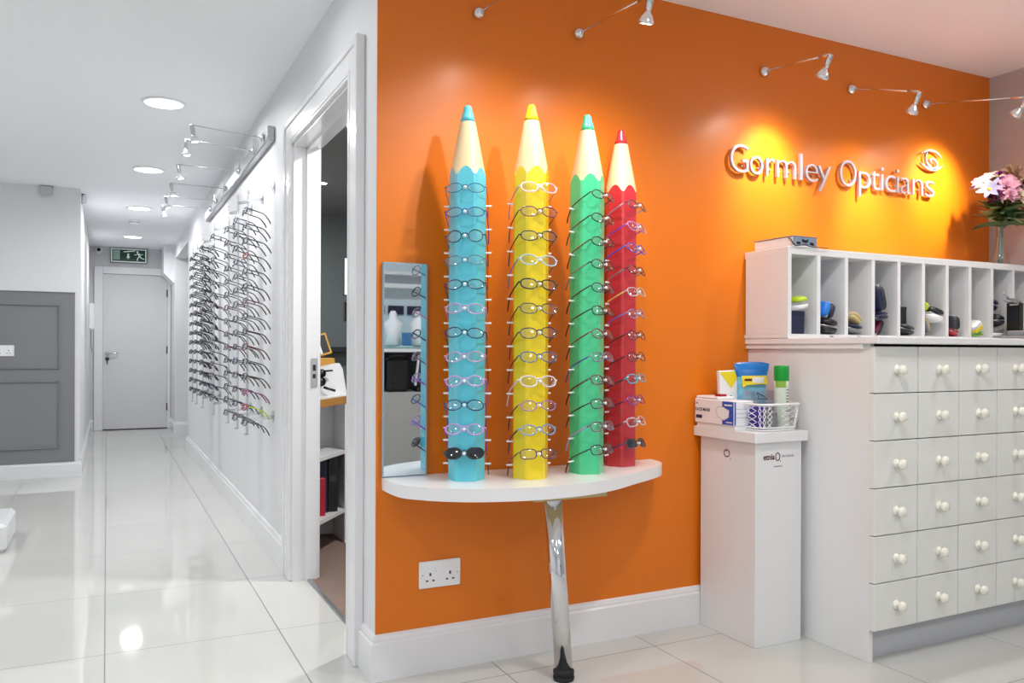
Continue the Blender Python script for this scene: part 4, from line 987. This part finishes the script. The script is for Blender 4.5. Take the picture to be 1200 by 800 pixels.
def flower(name, label, pos, kind, m, size, cat='flower', leaves=1):
    pos = Vector(pos); t = thing(name, label, cat, NECK, 0, 'flowers in the glass vase')
    rel = pos - NECK; d = Vector((rel.x, rel.y - 0.04, rel.z * 0.55)).normalized()
    Q = Matrix.Translation(rel) @ d.to_track_quat('Z', 'Y').to_matrix().to_4x4()
    mb = MB(); mb.tube(smooth_pts([tuple(Vector((0, 0, -0.10))), (0, 0, 0), tuple(rel * 0.5 + Vector((0, 0, 0.02))), tuple(rel)], 4), 0.0022, 6); mb.build('stem', stemm, t)
    mb = MB()
    if kind == 'star':
        for k in range(7): petal(mb, Q @ Matrix.Rotation(2 * PI * k / 7 + 0.2, 4, 'Z') @ Matrix.Rotation(R(18), 4, 'X'), size, size * 0.20, 0.05)
    elif kind == 'daisy':
        for k in range(16): petal(mb, Q @ Matrix.Rotation(2 * PI * k / 16, 4, 'Z') @ Matrix.Rotation(R(14 + 14 * (k % 2)), 4, 'X'), size, size * 0.13, 0.0)
    elif kind == 'rose':
        for ring, (cnt, el, ln) in enumerate(((3, 80, 0.5), (4, 66, 0.7), (5, 46, 0.9), (6, 22, 1.0))):
            for k in range(cnt): petal(mb, Q @ Matrix.Rotation(2 * PI * (k + ring * 0.37) / cnt, 4, 'Z') @ Matrix.Translation((0, size * 0.10 * ring, 0)) @ Matrix.Rotation(R(el), 4, 'X'), size * ln * 0.75, size * 0.32, -0.35, cup=0.5)
    else:
        for k in range(26):
            a = random.uniform(0, 2 * PI); el = random.uniform(R(10), R(88)); petal(mb, Q @ Matrix.Rotation(a, 4, 'Z') @ Matrix.Rotation(el, 4, 'X') @ Matrix.Translation((0, size * 0.35, 0)), size * 0.5, size * 0.16, -0.2, cup=0.4)
    mb.build('petals', m, t)
    if kind in ('star', 'daisy'):
        mb = MB(); mb.sell(0, 0, 0.004, size * 0.16, size * 0.16, size * 0.10, 1.0, 12, 6, T=Q); mb.build('flower_centre', yel_c, t)
    for k in range(leaves):
        mb = MB(); a = math.atan2(rel.y - 0.03, rel.x) - PI / 2 + random.uniform(-0.8, 0.8)
        petal(mb, Matrix.Translation(rel * random.uniform(0.1, 0.42) + Vector((0, 0, 0.01))) @ Matrix.Rotation(a, 4, 'Z') @ Matrix.Rotation(R(random.uniform(5, 50)), 4, 'X'), random.uniform(0.07, 0.11), random.uniform(0.018, 0.028), -0.45, cup=0.3)
        mb.build('leaf', random.choice([leafm, leafd]), t)
flower('lily', 'large white lilac star shaped lily at the left of the bouquet', (3.490, 2.30, 1.775), 'star', lil, 0.060, leaves=2)
flower('rose', 'pink rose right of the white lily in the bouquet', (3.565, 2.27, 1.785), 'rose', pinkp, 0.060)
flower('rose', 'cream rose at the upper left of the bouquet', (3.580, 2.34, 1.835), 'rose', cream, 0.055)
flower('rose', 'small pink rose above the white lily', (3.525, 2.36, 1.815), 'rose', pinkp, 0.045)
flower('rose', 'pink and cream rose at the right side of the bouquet', (3.730, 2.27, 1.765), 'rose', pinkp, 0.060, leaves=2)
flower('rose', 'cream rose low at the right edge of the bouquet', (3.760, 2.22, 1.725), 'rose', cream, 0.045, leaves=2)
flower('daisy', 'cream many-petalled daisy at the top right of the bouquet', (3.700, 2.32, 1.835), 'daisy', cream, 0.058)
flower('carnation', 'dark purple blossom behind the pink rose', (3.600, 2.32, 1.775), 'puff', purp, 0.060, leaves=2)
flower('carnation', 'dark purple blossom at the bottom left of the bouquet', (3.535, 2.32, 1.735), 'puff', purp, 0.042, leaves=2)
flower('carnation', 'dark purple blossom in the middle of the bouquet', (3.655, 2.26, 1.755), 'puff', purp, 0.055, leaves=2)
flower('carnation', 'purple blossom at the right of the bouquet', (3.760, 2.32, 1.795), 'puff', purp, 0.055, leaves=2)
flower('sprig', 'dried beige sprig rising at the top of the bouquet', (3.645, 2.30, 1.850), 'puff', twig, 0.065, leaves=2)
flower('rose', 'pale pink rose at the top of the bouquet beside the sprig', (3.615, 2.36, 1.850), 'rose', cream, 0.048)
for k, (fx, fy, fz, mm, sz) in enumerate(((3.515, 2.28, 1.745, purp, .034), (3.545, 2.24, 1.745, pinkp, .034), (3.595, 2.23, 1.745, cream, .036), (3.625, 2.24, 1.790, purp, .040), (3.60, 2.28, 1.822, pinkp, .040), (3.66, 2.25, 1.800, cream, .042), (3.69, 2.22, 1.765, purp, .040), (3.70, 2.24, 1.805, pinkp, .040), (3.725, 2.20, 1.745, purp, .036), (3.555, 2.30, 1.838, purp, .034), (3.66, 2.30, 1.838, twig, .044), (3.745, 2.24, 1.825, cream, .040), (3.69, 2.34, 1.860, purp, .034), (3.78, 2.28, 1.765, pinkp, .040), (3.50, 2.34, 1.800, cream, .034))):
    flower('filler_blossom', {purp: 'small purple', pinkp: 'small pink', cream: 'small cream', twig: 'small beige'}[mm] + ' filler blossom tucked between the roses of the bouquet', (fx, fy, fz), 'rose' if mm in (pinkp, cream) else 'puff', mm, sz, leaves=1)
t = thing('leaf_spray', 'ring of broad green leaves around the neck of the vase', 'foliage', NECK, 0, 'flowers in the glass vase')
for k in range(18):
    mb = MB(); a = 2 * PI * k / 18 + random.uniform(-0.15, 0.15); el = [R(18), R(40), R(62)][k % 3]
    petal(mb, Matrix.Translation((0, 0, 0.012 + 0.016 * (k % 3))) @ Matrix.Rotation(a, 4, 'Z') @ Matrix.Rotation(el, 4, 'X'), random.uniform(0.10, 0.135), random.uniform(0.026, 0.036), -0.30, cup=0.35)
    mb.build('leaf', [leafd, leafm, leafd][k % 3], t)

# ------------------------------------------------------------------ consulting room
# angled desk unit: front edge runs from P along U, body lies beyond it
P0 = Vector((0.93, 4.08)); U = Vector((0.59, 0.807)); V = Vector((-0.807, 0.59))
def quad(u0, u1, d): 
    a = P0 + U * u0; b_ = P0 + U * u1; return [tuple(a), tuple(b_), tuple(b_ + V * d), tuple(a + V * d)]
dk = thing('desk_unit', 'angled desk with open shelves in the consulting room', 'desk', (P0.x, P0.y, 0.004))
Ld = Matrix.Translation((-P0.x, -P0.y, 0))
XA = 0.888
def tri(u0, u1): a = P0 + U * u0; b_ = P0 + U * u1; return [tuple(a), tuple(b_), (XA, b_.y), (XA, a.y + 0.02)]
mb = MB(); mb.prism(tri(0.0, 1.15), 0.765, 0.805, T=Ld); mb.build('desk_top', lam_white, dk)
a = P0; b_ = P0 + U * 1.15
mb = MB(); mb.prism([tuple(a), tuple(b_), tuple(b_ - V * 0.006), tuple(a - V * 0.006)], 0.760, 0.800, T=Ld); mb.build('wood_edge', oak, dk)
for z in (0.505, 0.185):
    e_ = P0 + U * 0.40
    mb = MB(); mb.prism([tuple(P0 + U * 0.02), tuple(e_), (e_.x, 4.66), (XA, 4.66), (XA, 4.11)], z - 0.018, z, T=Ld); mb.build('shelf', lam_white, dk)
c0 = P0 + U * 0.40
mb = MB(); mb.box(c0.x, c0.y, 0.0, c0.x + 0.018, 4.68, 0.760, T=Ld); mb.build('side_panel', lam_white, dk)
mb = MB(); mb.box(XA, 4.66, 0.0, c0.x + 0.30, 4.68, 0.760, T=Ld); mb.build('back_panel', lam_white, dk)
for i, (x0_, x1_, yb_, h, m_, nm_) in enumerate(((0.985, 1.030, 4.26, 0.20, red_m, 'red'), (0.995, 1.060, 4.34, 0.31, navy, 'navy blue'), (1.062, 1.118, 4.35, 0.30, black, 'black'))):
    t = thing('ring_binder', '%s binder standing on the shelf under the consulting room desk' % nm_, 'binder', (x0_, yb_, 0.186), 0, 'binders on the desk shelf')
    w = x1_ - x0_; dp_ = 0.07 if i == 0 else 0.22
    mb = MB(); mb.bbox(0, 0, 0, w - 0.003, dp_, h, 0.003); mb.build('cover', m_, t)
    mb = MB(); mb.box(0.010, -0.001, h * 0.55, w - 0.014, 0.0, h * 0.66); mb.build('finger_label', dk_grey if m_ is black else m_, t)
t = thing('lens_meter', 'white optical instrument with black fittings on the consulting room desk', 'optical instrument', (1.12, 4.46, 0.8055))
mb = MB(); mb.prism([(-0.15, 0.0), (0.065, 0.0), (0.065, 0.020), (0.055, 0.024), (0.035, 0.145), (0.018, 0.178), (-0.07, 0.160), (-0.15, 0.13)], -0.05, 0.05, T=Matrix.Rotation(PI / 2, 4, 'X')); mb.build('housing', plastic_white, t)
mb = MB(); mb.cyl((-0.085, -0.05, 0.125), (-0.085, -0.08, 0.125), 0.022, n=14); mb.cyl((-0.09, -0.05, 0.08), (-0.09, -0.09, 0.08), 0.024, n=14); mb.build('eyepiece', black, t)
mb = MB(); mb.tube([(-0.085, -0.07, 0.135), (-0.030, -0.09, 0.140)], 0.005, 8); mb.build('control_knob', black, t)
mb = MB(); mb.tube([(-0.075, -0.07, 0.050), (-0.015, -0.09, 0.030)], 0.007, 8); mb.build('lever', black, t)
t = thing('trial_lens_case', 'open golden wood case with black lining beyond the white instrument', 'wooden case', (1.10, 4.60, 0.8055))
mb = MB(); mb.bbox(-0.12, 0, 0, 0.060, 0.12, 0.205, 0.004); mb.build('case_body', gold_wood, t)
MT = Matrix.Translation((-0.040, 0.02, 0.207)) @ Matrix.Rotation(R(-10), 4, 'X') @ Matrix.Rotation(R(-16), 4, 'Y')
mb = MB(); mb.bbox(-0.08, 0, 0, 0.095, 0.014, 0.125, 0.003, T=MT); mb.build('case_lid', gold_wood, t)
mb = MB(); mb.box(-0.070, -0.0012, 0.012, 0.030, -0.0002, 0.114, T=MT); mb.box(0.042, -0.0012, 0.012, 0.084, -0.0002, 0.114, T=MT); mb.build('lining', black, t)
mb = MB(); mb.box(0.030, -0.0015, 0.010, 0.042, -0.0002, 0.116, T=MT); mb.build('lens_strip', plastic_white, t)
t = thing('chart_screen', 'white lit chart screen seen edge-on through the doorway', 'screen', (1.315, 5.0, 1.395))
mb = MB(); mb.bbox(0.0, 0, 0, 0.30, 0.03, 0.235, 0.004); mb.build('screen_housing', dk_grey, t)
mb = MB(); mb.box(0.004, -0.002, 0.004, 0.292, 0.0, 0.230); mb.build('screen', mat('lit white screen', rgb(225, 230, 235), 0.3, emit=(0.9, 0.95, 1, 1), es=0.6), t)
mb = MB(); mb.bbox(0.008, 0.004, -0.16, 0.12, 0.06, -0.04, 0.006); mb.box(0.05, 0.01, -0.05, 0.25, 0.03, 0.01); mb.build('bracket', black, t)
t = tag(MB().bbox(1.0, 7.85, 1.03, 3.2, 7.99, 1.085, 0.01).build('dark_counter', dk_grey), 'dark counter rail along the far wall of the consulting room', 'counter')

# ------------------------------------------------------------------ reception wall behind the camera (seen in the mirror)
RY = -1.60
rc_ = thing('reception_counter', 'grey counter with open shelf reflected in the narrow mirror', 'counter', (1.9, RY, 0))
gp = mat('warm grey counter panel', rgb(168, 166, 162), 0.5)
mb = MB(); mb.bbox(0, -0.45, 0, 1.1, 0.0, 0.70, 0.003); mb.build('counter_base', gp, rc_)
mb = MB(); mb.bbox(0, -0.45, 1.04, 1.1, 0.0, 1.075, 0.003); mb.box(0, -0.45, 0.70, 0.02, 0, 1.04); mb.box(1.08, -0.45, 0.70, 1.1, 0, 1.04); mb.build('counter_shelf', lam_white, rc_)
mb = MB(); mb.box(0.02, -0.44, 0.70, 1.08, -0.42, 1.04); mb.build('recess_back', dk_grey, rc_)
mb = MB(); mb.bbox(-0.01, -0.46, 1.078, 1.11, 0.01, 1.088, 0.002); mb.build('glass_top', mat('pale green glass edge', rgb(150, 205, 205), 0.1), rc_)
t = thing('shoulder_bag', 'black leather bag on the reception shelf reflected in the mirror', 'bag', (2.20, RY - 0.03, 0.7005))
mb = MB(); mb.bbox(-0.07, -0.16, 0, 0.13, 0.0, 0.29, 0.03); mb.build('bag_body', black, t)
mb = MB(); mb.tube([(-0.05, -0.02, 0.28), (-0.04, 0.0, 0.31), (0.08, 0.0, 0.31), (0.10, -0.02, 0.28)], 0.008, 8); mb.build('handle', black, t)
t = thing('monitor', 'black screen leaning on the reception shelf reflected in the mirror', 'monitor', (2.40, RY - 0.05, 0.7005), R(-12))
mb = MB(); mb.bbox(-0.03, 0, 0.05, 0.20, 0.02, 0.31, 0.004, T=Matrix.Rotation(R(8), 4, 'Y')); mb.build('bezel', black, t)
mb = MB(); mb.box(-0.04, 0.004, 0.05, -0.028, 0.022, 0.31, T=Matrix.Rotation(R(8), 4, 'Y')); mb.build('bezel_edge', plastic_white, t)
mb = MB(); mb.bbox(-0.02, -0.05, 0, 0.20, 0.05, 0.04, 0.01); mb.build('stand', black, t)
ph = thing('display_cabinet', 'pale blue lit wall cabinet reflected in the narrow mirror', 'cabinet', (1.9, RY - 0.50, 1.09))
pb = mat('pale blue cabinet laminate', rgb(214, 230, 238), 0.3)
mb = MB(); mb.box(0, -0.03, -1.09, 1.1, 0, 1.28); mb.build('back_panel', pb, ph)
mb = MB(); mb.bbox(0, 0, 0.52, 1.1, 0.16, 0.56, 0.003); mb.bbox(0, 0, 0.64, 1.1, 0.14, 0.67, 0.003); mb.build('shelf', lam_white, ph)
mb = MB()
for i in range(6): mb.bbox(0.02 + i * 0.18, 0.0, 0.29, 0.165 + i * 0.18, 0.02, 0.37, 0.002)
mb.build('dark_blue_panels', navy, ph)
for i, x in enumerate((0.33, 0.56)):
    mb = MB(); mb.lathe([(0.03, 0.0), (0.075, 0.02), (0.055, 0.10), (0.085, 0.20), (0.03, 0.25), (0.035, 0.28), (0.02, 0.31)], 18)
    o = mb.build('display_bust', plastic_white); o.location = (1.9 + x, RY - 0.20, 1.0885); tag(o, '%s white bust on the counter reflected in the mirror' % ('left' if i else 'right'), 'bust', 'white busts on the reception counter')
t = thing('desk_sign', 'small blue printed card on the reception counter reflected in the mirror', 'card', (2.32, RY - 0.10, 1.0885))
mb = MB(); mb.bbox(-0.045, 0, 0, 0.045, 0.008, 0.12, 0.002); mb.build('card', mat('blue card', rgb(60, 120, 170), 0.4, noise=0.4, nscale=30), t)
mb = MB(); mb.bbox(-0.05, -0.02, 0, 0.05, 0.02, 0.004, 0.001); mb.build('card_base', plastic_white, t)

# ------------------------------------------------------------------ world and colour
w = bpy.data.worlds.new('World'); SC.world = w; w.use_nodes = True
bg = w.node_tree.nodes['Background']; bg.inputs[0].default_value = (0.8, 0.85, 0.9, 1); bg.inputs[1].default_value = 0.25
SC.view_settings.view_transform = 'Standard'; SC.view_settings.look = 'None'; SC.view_settings.gamma = 1.0
SC.view_settings.use_curve_mapping = False
SC.view_settings.exposure = 0.0
SC.cycles.max_bounces = 10; SC.cycles.diffuse_bounces = 5; SC.cycles.glossy_bounces = 4; SC.cycles.transparent_max_bounces = 16
SC.cycles.sample_clamp_indirect = 6.0
SC.cycles.use_light_tree = True
